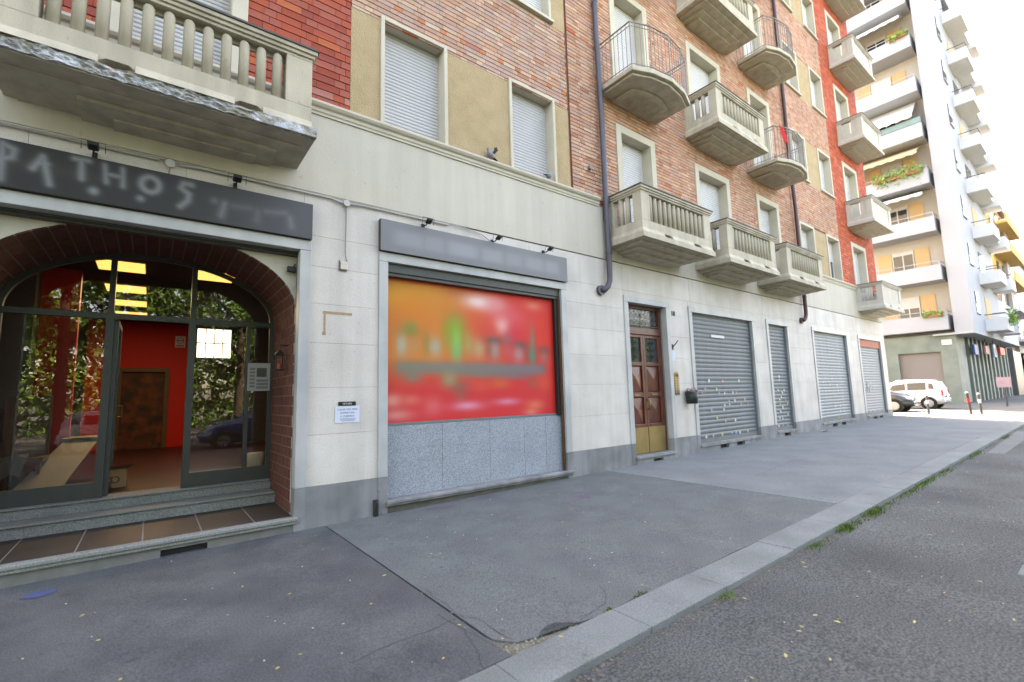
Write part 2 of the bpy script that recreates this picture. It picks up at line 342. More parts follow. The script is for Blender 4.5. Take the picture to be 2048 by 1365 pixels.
# carcass (hollow around the shop room)
mb = MB()
mb.box(XL, XR-.02, .30, 13, 4.25, TOP); mb.box(XL, -4.0, .30, 13, -.3, 4.249); mb.box(4.0, XR-.02, .32, 13, -.3, 4.249); mb.box(-3.999, 3.999, 9.3, 13, -.3, 4.249)
mb.build('carcass', m_plaster, bld)
mb = MB(); mb.box(XL, XR+.5, -.6, 13.5, TOP, TOP+.35); mb.build('roof_eaves', m_conc, bld)

openings = []      # (x0,x1,z0,z1) outer bounds of every window surround on the upper wall
def window(x0, x1, z0, z1, fwid=.11, depth=.22, blind=1.0, mat=None, sill=True, bmat=None, name='window', proud=.025):
    """surround with reveal; blind = share of the opening covered by the roller blind"""
    openings.append((x0, x1, z0, z1)); mat = mat or m_cream; bmat = bmat or m_blind
    mb = MB(); mb.box(x0, x0+fwid, -proud, depth+.06, z0, z1); mb.box(x1-fwid, x1, -proud, depth+.06, z0, z1); mb.box(x0+fwid, x1-fwid, -proud, depth+.06, z1-fwid, z1)
    o = mb.build(name, mat, bld, bevel=.008)
    a, b, t = x0+fwid, x1-fwid, z1-fwid
    zb = t-(t-z0)*blind
    mb = MB(); n = max(2, int((t-zb)/.055)); 
    for i in range(n):
        za = zb+(t-zb)*i/n; zc = zb+(t-zb)*(i+1)/n; d = (zc-za)
        mb.add([(a,depth,za),(b,depth,za),(b,depth-.009,za+d*.25),(a,depth-.009,za+d*.25),(b,depth-.009,zc-d*.3),(a,depth-.009,zc-d*.3),(b,depth+.004,zc),(a,depth+.004,zc)], [(0,1,2,3),(3,2,4,5),(5,4,6,7)])
    mb.build('roller_blind', bmat, o)
    MB().box(a, b, depth+.03, depth+.05, z0, t).build('pane', m_dkglass, o)
    if blind < 1:
        mb = MB(); xm = (a+b)/2; mb.box(xm-.03, xm+.03, depth+.005, depth+.03, z0, zb-.002); mb.box(a, b, depth+.005, depth+.03, z0, z0+.06)
        mb.box(a, a+.05, depth+.005, depth+.03, z0+.06, zb-.002); mb.box(b-.05, b, depth+.005, depth+.03, z0+.06, zb-.002)
        mb.build('casement', m_white, o)
    if sill: MB().box(x0-.03, x1+.03, -.07, depth+.06, z0-.06, z0).build('sill', mat, o, bevel=.006)
    return o
# first-floor windows over the shops and the ones above them (left wing and its mirror on the right)
for fl in range(5):
    dz = LT*fl*.975
    s0 = fl > 0
    for (a, b) in ((2.42, 3.53), (4.78, 5.88)):
        window(a, b, 5.44+dz, 7.13+dz, .06, .2, 1.0, sill=s0, bmat=m_blind2 if fl == 0 else m_blind)
    for i, (a, b) in enumerate(((17.06, 18.3), (19.42, 20.7))):
        window(a, b, 5.44+dz, 7.1+dz, .09, .22, [[.42,.5],[1,1],[1,1],[1,.62],[1,1]][fl][i], sill=s0)
# balcony doors
for fl in range(5):
    dz = LT*fl
    for (a, b) in ((7.68, 9.06), (10.74, 12.46), (14.04, 15.52)):
        window(a, b, 4.62+dz, 7.29+dz, .17, .24, 1.0, sill=False, bmat=m_blind)
    window(22.05, 23.75, 4.62+dz, 7.27+dz, .17, .24, .7 if fl == 0 else 1.0, sill=False, mat=m_cream)
    window(-.62, .72, 4.62+dz, 7.29+dz, .17, .24, 1.0, sill=False, bmat=m_blind2)

# ---- brick skin
def sub(iv, cuts):
    out = [iv]
    for c0, c1 in cuts:
        nxt = []
        for a, b in out:
            if c1 <= a or c0 >= b: nxt.append((a, b)); continue
            if c0 > a: nxt.append((a, c0))
            if c1 < b: nxt.append((c1, b))
        out = nxt
    return [(a, b) for a, b in out if b-a > .015]
def T(r, g, b): return np.array(C(r, g, b)[:3])*np.array([1.08, 1.02, .94])
PAL_RED = [(T(182,88,66),4),(T(174,82,64),3),(T(190,94,70),3),(T(166,82,72),2),(T(180,98,84),2),(T(196,106,72),1),(T(188,128,118),.35),(T(212,136,84),.12)]
PAL_RED2 = [(T(204,100,72),4),(T(196,92,68),3),(T(212,112,80),3),(T(186,88,70),1.5)]
PAL_PALE = [(T(200,164,144),4),(T(194,156,140),3),(T(206,174,154),3),(T(188,160,150),2),(T(204,158,130),2),(T(190,138,118),1),(T(204,182,164),1.2),(T(196,124,92),.2)]
PAL_MID = [(T(206,164,140),4),(T(200,156,134),3),(T(212,174,150),3),(T(192,144,124),1.6),(T(206,152,122),1.2),(T(196,162,148),1.5),(T(188,128,106),.5),(T(206,136,94),.15)]
def pick(p):
    t = random.random()*sum(w_ for _, w_ in p)
    for c, w_ in p:
        t -= w_
        if t <= 0: return c
    return p[-1][0]
bricks = []   # (x0,x1,z0,z1,y,tint,full)
def brick_field(x0, x1, z0, z1, H, Ls, pal, holes, header_row=None):
    joint = .014; jx = .005; n = int(round((z1-z0)/H)); H = (z1-z0)/n
    for r in range(n):
        za, zb = z0+r*H+joint*.5, z0+(r+1)*H-joint*.5
        cuts = [(a, b) for a, b, c, d in holes if c < zb-.004 and d > za+.004]
        part = [h for h in holes if (za+.008 < h[3] < zb-.012 and h[2] < za) or (za+.012 < h[2] < zb-.008 and h[3] > zb)]
        x = x0-(0 if r % 2 == 0 else Ls*.72)+random.uniform(-.01,.01); k = r % 2
        while x < x1:
            L = Ls if k % 2 == 0 else Ls*.48
            a, b = max(x, x0+.002), min(x+L, x1-.002)
            if b-a > .03:
                t = pick(pal)*random.uniform(.9, 1.1)
                if header_row is not None and any(abs((za+zb)/2-h) < H*.5 for h in header_row) and k % 2: t = T(200,128,92)*random.uniform(.88,1.12)
                yo = random.uniform(-.003,.003)
                for p, q in sub((a+jx*.5, b-jx*.5), cuts): bricks.append((p, q, za, zb, yo, t))
                for ha, hb, hc, hd in part:          # the sliver of a course left above or below an opening
                    p, q = max(a+jx*.5, ha), min(b-jx*.5, hb)
                    if q-p > .015: bricks.append((p, q, max(za, hd+.002) if hd < zb else za, zb if hd < zb else min(zb, hc-.002), yo, t))
            x += L; k += 1
def holes_in(x0, x1): return [o for o in openings if o[1] > x0 and o[0] < x1]
# stucco panels in the two wings
stucco = []
for fl in range(5):
    dz = LT*fl*.975
    for (a, b) in ((1.99, 6.25), (16.92, 20.8)): stucco.append((a, b, (5.40 if fl == 0 else 5.36)+dz, 7.05+dz))
def slabbed(name, mat, x0, x1, y0, y1, z0, z1, holes, parent):
    """a wall rectangle with rectangular openings, one mesh"""
    xs = sorted({x0, x1}|{min(max(h[i], x0), x1) for h in holes for i in (0, 1)}); zs = sorted({z0, z1}|{min(max(h[i], z0), z1) for h in holes for i in (2, 3)})
    mb = MB()
    for za, zb in zip(zs[:-1], zs[1:]):
        run = None
        for xa, xb in zip(xs[:-1], xs[1:]):
            mx, mz = (xa+xb)/2, (za+zb)/2
            solid = not any(h[0] < mx < h[1] and h[2] < mz < h[3] for h in holes)
            if solid: run = (run[0], xb) if run else (xa, xb)
            if (not solid) and run: mb.box(run[0], run[1], y0, y1, za, zb); run = None
        if run: mb.box(run[0], run[1], y0, y1, za, zb)
    return mb.build(name, mat, parent)
for (a, b, c, d) in stucco: slabbed('stucco_panel', m_stucco, a, b, .004, .29, c, d, holes_in(a, b), bld)
GR = [(6.25, 6.31), (16.86, 16.92)]
wall_red = slabbed('brick_wall', m_mortar_r, XL, 1.99, .012, .29, 5.40, TOP, holes_in(XL, 1.99), bld)
wall_red2 = slabbed('brick_wall', m_mortar_r, 20.8, XR, .012, .29, 5.40, TOP, holes_in(20.8, XR), bld)
wall_l = slabbed('brick_wall', m_mortar, 1.992, 6.25, .012, .29, 5.40, TOP, holes_in(1.99, 6.25)+[s for s in stucco if s[0] < 6], bld)
wall_m = slabbed('brick_wall', m_mortar, 6.31, 16.86, .012, .29, 4.9, TOP, holes_in(6.31, 16.86), bld)
wall_r = slabbed('brick_wall', m_mortar, 16.92, 20.798, .012, .29, 5.40, TOP, holes_in(16.92, 20.8)+[s for s in stucco if s[0] > 6], bld)
m_groove = M('groove', C(150,92,66), .9, .1, 5)
for a, b in GR: MB().box(a, b, .03, .29, 4.9, TOP).build('wall_groove', m_groove, bld)
brick_field(XL, 1.99, 5.42, TOP, .105, .30, PAL_RED, holes_in(XL, 1.99))
brick_field(20.8, XR, 5.42, TOP, .105, .30, PAL_RED2, holes_in(20.8, XR))
hs = holes_in(1.99, 6.25)+[s for s in stucco if s[0] < 6]
hr = [7.05+LT*.975*f+.30 for f in range(5)]
brick_field(1.99, 6.25, 5.42, TOP, .08, .26, PAL_PALE, hs, hr)
brick_field(6.31, 16.86, 4.92, TOP, .078, .26, PAL_MID, holes_in(6.31, 16.86))
brick_field(16.92, 20.8, 5.42, TOP, .085, .27, PAL_MID, holes_in(16.92, 20.8)+[s for s in stucco if s[0] > 6])
def proj(p):
    d = np.array(p)-CAM; zc = d@f2
    return (d@r3)/zc*F_PX+1024, 682.5-(d@u3)/zc*F_PX, zc
def vis_area(b):
    u0, v0, zc = proj(((b[0]+b[1])/2, 0, (b[2]+b[3])/2))
    if zc <= 0 or not (5 < u0 < 2043 and 5 < v0 < 1360): return 0
    # hidden behind the first-floor balcony at the left
    if b[0] < 1.2 and v0 > 0 and u0 < 610 and v0 > 75+ (u0-560)*.35: return 0
    return (b[1]-b[0])*(b[3]-b[2])/zc**2
order = sorted(range(len(bricks)), key=lambda i: -vis_area(bricks[i]))
chosen = set(order[:300]); unit = []
pal_mesh = {}
def wall_of(xm): return wall_red if xm < 1.99 else wall_l if xm < 6.28 else wall_m if xm < 16.9 else wall_r if xm < 20.8 else wall_red2
stuff = {}
for i, (a, b, c, d, y, t) in enumerate(bricks):
    if i in chosen:
        key = tuple(np.round(t/.06).astype(int))
        if key not in pal_mesh:
            q = MB().box(-.5, .5, 0, 1, -.5, .5, color=t); me = bpy.data.meshes.new('brick'); me.from_pydata(q.v, [], q.f); me.materials.append(m_brick)
            at = me.color_attributes.new('tint', 'FLOAT_COLOR', 'POINT'); at.data.foreach_set('color', np.tile(np.append(t, 1).astype(np.float32), 8)); pal_mesh[key] = me
        o = bpy.data.objects.new('brick', pal_mesh[key]); col.objects.link(o); o.parent = wall_of((a+b)/2)
        o.location = ((a+b)/2, y, (c+d)/2); o.scale = (b-a, .03, d-c)
    else:
        wl = wall_of((a+b)/2); stuff.setdefault(wl.name, (wl, MB()))[1].box(a, b, y, y+.03, c, d, color=t)
for wl, mb in stuff.values(): mb.build('brickwork', m_brick, wl, kind='stuff')

# ---- ground floor: openings (outer bounds of the marble surrounds)
GF = {'portal': (-1.56, 1.52, -.3, 3.51), 'shop': (2.41, 5.98, -.3, 3.53), 'door': (7.62, 9.20, -.3, 3.49), 's1': (9.98, 13.2, -.3, 3.48), 's2': (13.93, 15.42, -.3, 3.48), 's3': (17.18, 20.46, -.3, 3.48), 's4': (21.58, 24.42, -.3, 3.45)}
gh = list(GF.values())
gfw = slabbed('ground_floor_wall', m_joint, XL, XR, .018, .29, -.3, 4.16, gh, bld)
rows = [.47, 1.08, 1.66, 2.22, 2.72, 3.2, 3.60, 4.155]
for ri, (za, zb) in enumerate(zip(rows[:-1], rows[1:])):
    cuts = [(a, b) for a, b, c, d in gh if c < zb-.01 and d > za+.01]
    segs = sub((XL, XR), cuts)
    for a, b in segs:
        n = max(1, int(round((b-a)/1.25))); off = (.5 if ri % 2 and n > 1 else 0)
        ed = [a]+[a+(b-a)*(k+1-off*.5)/n for k in range(n-1)]+[b]
        for p, q in zip(ed[:-1], ed[1:]):
            zt, zl = zb-.0015, za+.0015
            # row grazed by a surround top: cut down to what is left above it
            o = MB().box(p+.0015, q-.0015, random.uniform(-.0015,.0015), .0175, zl, zt).build('stone_slab', m_trav, gfw)
# rows that an opening only partly reaches (above the surrounds)
for nm, (a, b, c, d) in GF.items():
    nxt = [z for z in rows if z > d+.012]
    row_lo = max(z for z in rows if z <= d)
    if nxt and nxt[0]-d > .03: MB().box(a+.0015, b-.0015, 0, .0175, d+.0015, nxt[0]-.0015).build('stone_slab', m_trav, gfw)
pl = slabbed('plinth', m_joint, XL, XR, .004, .2, -.3, .47, gh, gfw)
segs = sub((XL, XR), [(a, b) for a, b, c, d in gh])
for a, b in segs:
    n = max(1, int(round((b-a)/1.3)))
    for k in range(n): MB().box(a+(b-a)*k/n+.001, a+(b-a)*(k+1)/n-.001, -.018+random.uniform(0,.002), .003, -.3, .468).build('plinth_slab', m_plinth, gfw)
# plaster band and string course
slabbed('plaster_band', m_plaster, XL, XR, -.012, .29, 4.172, 5.25, [(7.12, 16.5, 4.95, 6)], bld)
def cornice(x0, x1):
    prof = [(.1,5.24),(-.03,5.24),(-.03,5.27),(-.045,5.285),(-.045,5.325),(-.075,5.345),(-.095,5.375),(-.095,5.405),(-.075,5.418),(.1,5.425)]
    MB().prism(prof[::-1], x0, x1, 'x').build('string_course', m_cream, bld, bevel=.004)
cornice(XL, 7.0); cornice(16.95, 22.0)

# ---- marble surrounds
def surround(nm, wid=.13, zt=None, y0=-.028, depth=.12):
    a, b, c, d = GF[nm]; m0 = .47 if nm in ('portal',) else .47
    s = MB().box(a, b, y0, depth, d-wid, d).build('marble_surround', m_marble, bld, bevel=.006)
    for p, q in ((a, a+wid), (b-wid, b)): MB().box(p, q, y0+.002, depth, m0, d-wid-.001).build('marble_jamb', m_marble, s, bevel=.006)
    for p, q in ((a, a+wid), (b-wid, b)): MB().box(p, q, y0+.006, depth, -.3, m0-.001).build('plinth_block', m_plinth, s, bevel=.004)
for nm in GF: surround(nm)

# ---- closed shop shutters
def rolling(nm, rec, mat, stk, zb=.2, sl=.105, header=None, lab=None):
    a, b, c, d = GF[nm]; a += .13; b -= .13; t = d-.13
    mb = MB(); mb.box(a, a+.05, rec-.05, rec+.06, zb, t); mb.box(b-.05, b, rec-.05, rec+.06, zb, t)
    root = mb.build('roller_shutter', m_steel, bld)
    if lab: root['label'] = lab
    n = int((t-zb-.1)/sl); w_ = b-a-.1
    pr = [(0,0),(-.009,.2),(-.0135,.5),(-.009,.8),(.004,.92),(.004,1.0)]
    me = bpy.data.meshes.new('slat'); v = []; f = []
    for (y, z) in pr: v += [(0,y,z*sl),(w_,y,z*sl)]
    for i in range(len(pr)-1): f.append((2*i,2*i+1,2*i+3,2*i+2))
    me.from_pydata(v, [], f); me.materials.append(mat); me.polygons.foreach_set('use_smooth', [True]*len(f))
    for i in range(n+1):
        if zb+.1+i*sl > t-.01: break
        o = bpy.data.objects.new('slat', me); col.objects.link(o); o.parent = root; o.location = (a+.05, rec+random.uniform(-.002,.002), zb+.1+i*sl)
    MB().box(a+.05, b-.05, rec-.03, rec+.02, zb, zb+.1).build('bottom_bar', m_steel, root)
    MB().box(a, b, rec+.04, rec+.06, zb, t).build('backing', m_black, root)
    if header: MB().box(a, b, rec-.055, rec+.01, t-.3, t-.001).build('header_board', header, root, bevel=.01)
    for (x, z, cc) in stk:
        k = 10; r_ = random.uniform(.03,.046); y = rec-.019
        mb = MB(); mb.v = [(x+r_*math.cos(2*math.pi*i/k), y, z+r_*math.sin(2*math.pi*i/k)) for i in range(k)]; mb.f = [tuple(range(k))]
        mb.build('sticker', STK[cc], root)
    # threshold stone with vent slots
    g0 = gz((a+b)/2); th = MB().box(a-.02, b+.02, -.05, rec+.1, zb-.075, zb-.001).build('threshold', m_plinth, root, bevel=.008)
    vents = [.35, .62] if b-a > 2 else [.5]
    lo = g0-.1; hi = zb-.076
    e = [a]+[z for v_ in vents for z in (a+(b-a)*v_-.2, a+(b-a)*v_+.2)]+[b]
    for p, q in zip(e[0::2], e[1::2]): MB().box(p, q, -.02, .1, lo, hi).build('riser', m_plinth, root)
    MB().box(a, b, .06, .09, lo, hi-.002).build('vent_void', m_black, root)
    return root
STK = {k: M('sticker_'+k, C(*v), .5, .05, 20) for k, v in dict(w=(226,228,226), y=(222,204,130), o=(216,166,146), b=(140,186,214), r=(212,140,124), g=(190,204,140)).items()}
def S_(s, cols): return [(float(p.split(',')[0]), float(p.split(',')[1]), cols[i % len(cols)]) for i, p in enumerate(s.split())]
rolling('s1', .08, m_steel, S_('10.79,1.72 11.43,1.71 12.25,1.72 10.44,1.42 10.59,1.52 11.11,1.51 11.21,1.41 11.48,1.41 11.89,1.41 12.07,1.41 11.96,1.21 11.67,1.21 12.49,1.22 11.68,1.12 11.44,1.11 12.27,1.11 12.65,1.10 10.81,1.01 11.39,1.00 11.04,.81 11.43,.71 11.91,.71 10.49,.39 10.80,.40 11.22,.39 11.69,.40 11.90,.39 12.09,.39 12.51,.39', 'wowroybwwowbyywooBwgywwyyBBwy'.replace('B', 'b')), .26, lab='wide grey roller shutter beside the wooden door, dotted with stickers')
rolling('s2', .08, m_steel, S_('14.64,1.83 14.62,1.73 14.50,1.44 14.89,1.43 14.76,1.36 14.66,1.23 14.55,1.16 14.94,1.13 14.56,1.03 15.04,1.04 14.70,.93 14.54,.82 15.00,.72 14.44,.63 14.63,.62 14.34,.41 14.62,.41 14.92,.39', 'wwwwwwyoyywwwwwwyy'), .29, lab='narrow grey roller shutter between two wide ones')
rolling('s3', .08, m_steel_l, S_('17.92,1.65 18.73,1.76 19.67,1.65 18.52,1.55 19.15,1.53 19.20,1.34 18.87,1.13 19.60,1.12 17.92,1.01 18.25,.83 18.82,.82 19.26,.81 19.21,.63 17.93,.39 18.55,.39 18.99,.44 19.81,.41 20.09,1.04', 'wwywwwywbowwwwwyyy'), .34, lab='wide pale grey roller shutter right of the second drainpipe')
rolling('s4', .08, m_steel_l, S_('21.92,.47 22.42,.47 22.94,.47 23.48,.47', 'w'), .36, header=M('faded_red_board', C(196,120,100), .7, .1, 5), lab='pale roller shutter under a red header board at the building corner')
# graffiti scrawl on the last shutter
mb = MB(); pts = [(22.3+.1*math.sin(i*1.3)+i*.03, .052, 1.25+.4*abs(math.sin(i*.9))) for i in range(14)]
mb.tube(pts, .018, 5); tag(mb.build('graffiti_scrawl', STK['w'], bld), 'white scrawl on the corner shutter')
tag(MB().box(11.03, 11.66, .05, .055, 2.80, 2.87).build('paper_strip', m_white), 'white paper strip stuck on the sticker-dotted wide shutter', 'paper strip')

# ---- entrance door 18
a, b, c, d = GF['door']; a += .13; b -= .13; t = d-.13; DY = .15; z0 = .21
# reveals
rv = MB().box(a-.1, a-.0005, .12, .45, .0, t+.1).box(b+.0005, b+.1, .12, .45, .0, t+.1).box(a, b, .12, .45, t+.0005, t+.1).build('door_reveal', M('reveal_paint', C(150,152,146), .8, .06, 3), bld)
door = MB().box(a, a+.06, DY, DY+.09, z0, t).box(b-.06, b, DY, DY+.09, z0, t).box(a+.06, b-.06, DY, DY+.09, t-.07, t).box(a+.06, b-.06, DY-.02, DY+.09, 2.725, 2.87).build('entrance_door', m_wood, bld, bevel=.008); door['label'] = 'brown panelled double door with brass kick plates, number 18'
MB().box(a+.06, b-.06, DY+.05, DY+.06, 2.87, t-.07).build('transom_pane', m_dkglass, door)
mb = MB(); cx, cz = (a+b)/2, 3.06      # scrolled transom grille
for s_ in (-1, 1):
    for k in range(4):
        for zz_, r0 in ((.09, .075), (-.05, .06), (.2, .05)):
            xc = cx+s_*(.07+.135*k)
            mb.tube([(xc+s_*r0*(1-j/18)*math.cos(j*.6+k), DY+.035, cz+zz_+r0*(1-j/18)*math.sin(j*.6+k)) for j in range(16)], .005, 5)
mb.tube([(cx, DY+.035, 2.87),(cx, DY+.035, t-.07)], .008, 5); mb.tube([(a+.06, DY+.035, 2.92),(b-.06, DY+.035, 2.92)], .006, 5)
mb.build('transom_grille', m_iron, door)
for s_, (p, q) in enumerate(((a+.065, (a+b)/2-.003), ((a+b)/2+.003, b-.065))):
    lf = MB(); st = .075; ra = [(z0+.01,.9),(2.64,2.56)]
    lf.box(p, p+st, DY+.01, DY+.07, z0+.01, 2.72); lf.box(q-st, q, DY+.01, DY+.07, z0+.01, 2.72)
    for za, zb in ((.74,.82),(1.38,1.48),(2.05,2.13),(2.66,2.72)): lf.box(p+st, q-st, DY+.01, DY+.07, za, zb)
    leaf = lf.build('door_leaf', m_wood, door, bevel=.006)
    for za, zb in ((.82,1.38),(1.48,2.05)):
        i0, i1 = p+st, q-st; mb = MB(); xm, zm = (i0+i1)/2, (za+zb)/2
        mb.add([(i0,DY+.05,za),(i1,DY+.05,za),(i1,DY+.05,zb),(i0,DY+.05,zb),(i0+.03,DY+.04,za+.03),(i1-.03,DY+.04,za+.03),(i1-.03,DY+.04,zb-.03),(i0+.03,DY+.04,zb-.03),(xm,DY+.002,zm)],
            [(0,1,5,4),(1,2,6,5),(2,3,7,6),(3,0,4,7),(4,5,8),(5,6,8),(6,7,8),(7,4,8)]); mb.build('raised_panel', m_wood, leaf)
    MB().box(p+st, q-st, DY+.045, DY+.052, 2.13, 2.66).build('pane', m_dkglass, leaf)
    mb = MB(); xm = (p+q)/2
    for sg in (-1, 1):
        for k in range(3):
            zc = 2.24+.15*k; mb.tube([(xm+sg*(.06+.05*(1-j/14)*math.cos(j*.65)), DY+.03, zc+.05*(1-j/14)*math.sin(j*.65)) for j in range(13)], .006, 5)
    mb.tube([(xm, DY+.03, 2.13),(xm, DY+.03, 2.66)], .007, 5); mb.build('iron_grille', m_black, leaf)
    MB().box(p+.008, q-.008, DY-.004, DY+.009, z0+.012, .75).build('kick_plate', m_brass, leaf)
    MB().box(xm-.1, xm+.1, DY-.002, DY+.009, 1.41, 1.45).build('letter_slot', m_gold, leaf, bevel=.004)
    if s_ == 1: MB().tube([(p+.035, DY+.01, 1.12),(p+.035, DY-.05, 1.14),(p+.035, DY-.06, 1.22),(p+.035, DY-.05, 1.30),(p+.035, DY+.01, 1.32)], .013, 8).build('handle', m_gold, leaf, smooth=True)
MB().box(a, b, DY+.07, DY+.1, z0, t).build('backing', m_black, door)
MB().box(a-.02, b+.02, -.06, DY+.1, .15, z0-.001).build('door_step', m_plinth, bld, bevel=.01)
MB().box(a-.02, (a+b)/2-.12, -.03, DY, -.1, .149).box((a+b)/2+.22, b+.02, -.03, DY, -.1, .149).box((a+b)/2-.12, (a+b)/2+.22, -.025, DY, .115, .149).build('step_riser', m_plinth, bld)
MB().box((a+b)/2-.12, (a+b)/2+.22, .04, .06, -.1, .115).build('vent_void', m_black, bld)
def text(name, body, size, loc, mat, parent=None, depth=.001, rot=(math.pi/2,0,0), align='CENTER', bold=0):
    cu = bpy.data.curves.new(name, 'FONT'); cu.body = body; cu.size = size; cu.extrude = depth; cu.align_x = align; cu.offset = bold
    t_ = bpy.data.objects.new('tmp', cu); col.objects.link(t_); dg = bpy.context.evaluated_depsgraph_get(); me = bpy.data.meshes.new_from_object(t_.evaluated_get(dg)); bpy.data.objects.remove(t_)
    me.materials.clear(); me.materials.append(mat); o = link(name, me, parent, loc); o.rotation_euler = rot; return o
tag(text('house_number', '18', .155, (9.36, -.006, 3.2), m_inkdark, depth=.004, bold=.003), 'black house number 18 beside the wooden door', 'number')
pb = empty('intercom_plate', (9.32, -.004, 1.41)); tag(pb, 'tall brass intercom plate with arched top right of the wooden door', 'intercom')
poly = [(-.085,0),(.085,0),(.085,.44)]+[(.085*math.cos(k*math.pi/8), .44+.07*math.sin(k*math.pi/8)) for k in range(1, 8)]+[(-.085,.44)]
MB().prism(poly[::-1], -.012, 0, 'y').build('plate', m_gold, pb)
for i in range(6):
    for s_ in (-1, 1): MB().cyl((s_*.045, -.02, .06+i*.055), .011, .01, 8, 'y').build('button', m_white, pb)
MB().box(-.05, .05, -.014, -.011, .40, .46).build('speaker_grille', m_black, pb)
bn = empty('ashtray_bin', (9.69, 0, 1.2)); tag(bn, 'small dark green wall bin with litter on top, left of the wide shutter', 'bin')
MB().tube([(0,-.13,0),(0,-.13,.27)], [.115,.14], 14).build('bucket', m_dkgreen, bn, smooth=True)
mb = MB()
for i in range(26):
    x, y = random.uniform(-.12,.12), -.13+random.uniform(-.1,.1); r_ = random.uniform(.025,.055); z = .27+random.uniform(0,.05)
    mb.add([(x+r_,y,z),(x-r_,y,z),(x,y+r_,z),(x,y-r_,z),(x+random.uniform(-.02,.02),y,z+r_),(x,y,z-r_)], [(0,2,4),(2,1,4),(1,3,4),(3,0,4),(2,0,5),(1,2,5),(3,1,5),(0,3,5)])
mb.build('litter', m_ash, bn)
MB().box(-.03,.03,-.03,0,.05,.22).build('bracket', m_black, bn)
tag(MB().box(9.22, 9.33, -.008, -.003, 2.17, 2.39).build('white_plaque', m_paper), 'small white plaque above the intercom by the wooden door', 'plaque')
tag(MB().tube([(9.25,-.003,2.46),(9.27,-.03,2.5),(9.29,-.08,2.56),(9.31,-.12,2.62)], .011, 6).box(9.225,9.27,-.02,-.003,2.42,2.54).build('wall_bracket', m_black), 'bent black metal bracket on the wall above the white plaque', 'bracket')

# ------------------------------------------------------------------ shop window with printed film
a, b, c, d = GF['shop']; a += .13; b -= .13; t = d-.13
sw = empty('shop_window', ((a+b)/2, .1, .1)); tag(sw, 'large shop window covered by blurred red and orange printed film above granite panels', 'shop window')
ox, oy, oz = sw.location
def L_(mb, dx=-ox, dy=-oy, dz=-oz): mb.v = [(p[0]+dx, p[1]+dy, p[2]+dz) for p in mb.v]; return mb
PY = .13
L_(MB().box(a, b, .03, .3, t-.13, t).box(a, b, .05, .3, t-.18, t-.1305)).build('shutter_box', m_dkmetal, sw, bevel=.006)
L_(MB().box(a, a+.03, .06, .2, .13, t-.18)).build('shutter_guide', m_brown, sw); L_(MB().box(b-.035, b, .02, .06, .13, t-.13)).build('shutter_guide', m_brown, sw)
L_(MB().box(b-.10, b, .0605, PY+.06, 1.12, t-.18)).build('side_post', m_black, sw)
x0, x1, zb, zt = a+.03, b-.1, 1.16, t-.18
W_, H_ = 150, 96
U, V = np.meshgrid(np.linspace(0,1,W_), np.linspace(0,1,H_))      # V: 0 top, 1 bottom
def rgb(*c): return np.array(c, float)
img = np.zeros((H_, W_, 3))
left = rgb(210,122,62); right = rgb(216,66,58); low = rgb(208,58,58)
k = np.clip((U-.25)/.45, 0, 1)[..., None]; img = left*(1-k)+right*k
k = np.clip((V-.55)/.25, 0, 1)[..., None]; img = img*(1-k)+low*k
def blob(u, v, su, sv, c, al):
    global img
    gk = al*np.exp(-(((U-u)/su)**2+((V-v)/sv)**2))[..., None]; img = img*(1-gk)+rgb(*c)*gk
for B_ in [(.08,.06,.2,.10,(160,130,40),.5),(.05,.14,.12,.08,(226,160,60),.7),(.22,.10,.18,.12,(206,140,60),.6),(.40,.04,.10,.05,(170,95,60),.6),(.50,.10,.10,.06,(232,210,205),.95),(.60,.11,.08,.07,(222,150,150),.8),(.68,.20,.12,.1,(222,110,120),.6),(.64,.28,.05,.07,(230,190,180),.8),(.72,.34,.06,.1,(205,60,75),.6),
  (.86,.08,.06,.04,(222,140,110),.7),(.55,.33,.07,.07,(210,75,65),.7),(.36,.26,.05,.05,(170,130,80),.6),(.12,.20,.1,.1,(214,120,50),.6),(.95,.4,.08,.3,(224,72,56),.7),
  (.11,.37,.06,.05,(140,120,60),.7),(.12,.34,.03,.05,(120,140,70),.7),(.075,.47,.03,.08,(160,170,150),.85),(.14,.47,.03,.06,(170,140,100),.6),(.20,.45,.02,.08,(130,125,60),.7),(.245,.47,.035,.07,(160,165,145),.85),
  (.35,.33,.06,.11,(130,150,50),.85),(.36,.42,.035,.12,(120,185,90),.85),(.36,.50,.03,.08,(110,170,110),.7),(.31,.38,.03,.09,(140,145,60),.6),(.43,.44,.03,.09,(150,160,90),.7),(.49,.47,.04,.08,(175,160,120),.8),
  (.59,.40,.06,.035,(100,80,75),.85),(.59,.48,.035,.08,(150,140,130),.85),(.55,.47,.02,.06,(130,95,85),.6),(.67,.38,.03,.05,(150,100,100),.7),(.67,.48,.03,.05,(180,95,95),.6),(.76,.43,.05,.04,(100,75,72),.8),(.745,.50,.04,.07,(165,140,135),.8),(.80,.50,.02,.07,(120,80,75),.5),
  (.845,.40,.02,.14,(120,125,100),.75),(.84,.51,.025,.07,(60,135,105),.85),(.93,.46,.05,.04,(110,85,80),.7),(.93,.52,.035,.05,(150,120,110),.7)]: blob(*B_)
bar = (1/(1+np.exp((np.abs(V-.625)-.045)/.012)))*(1/(1+np.exp((np.abs(U-.49)-.445)/.012)))
bc = rgb(112,125,112)*(1-U[...,None])+rgb(104,116,120)*U[...,None]; img = img*(1-.88*bar[...,None])+bc*.88*bar[...,None]
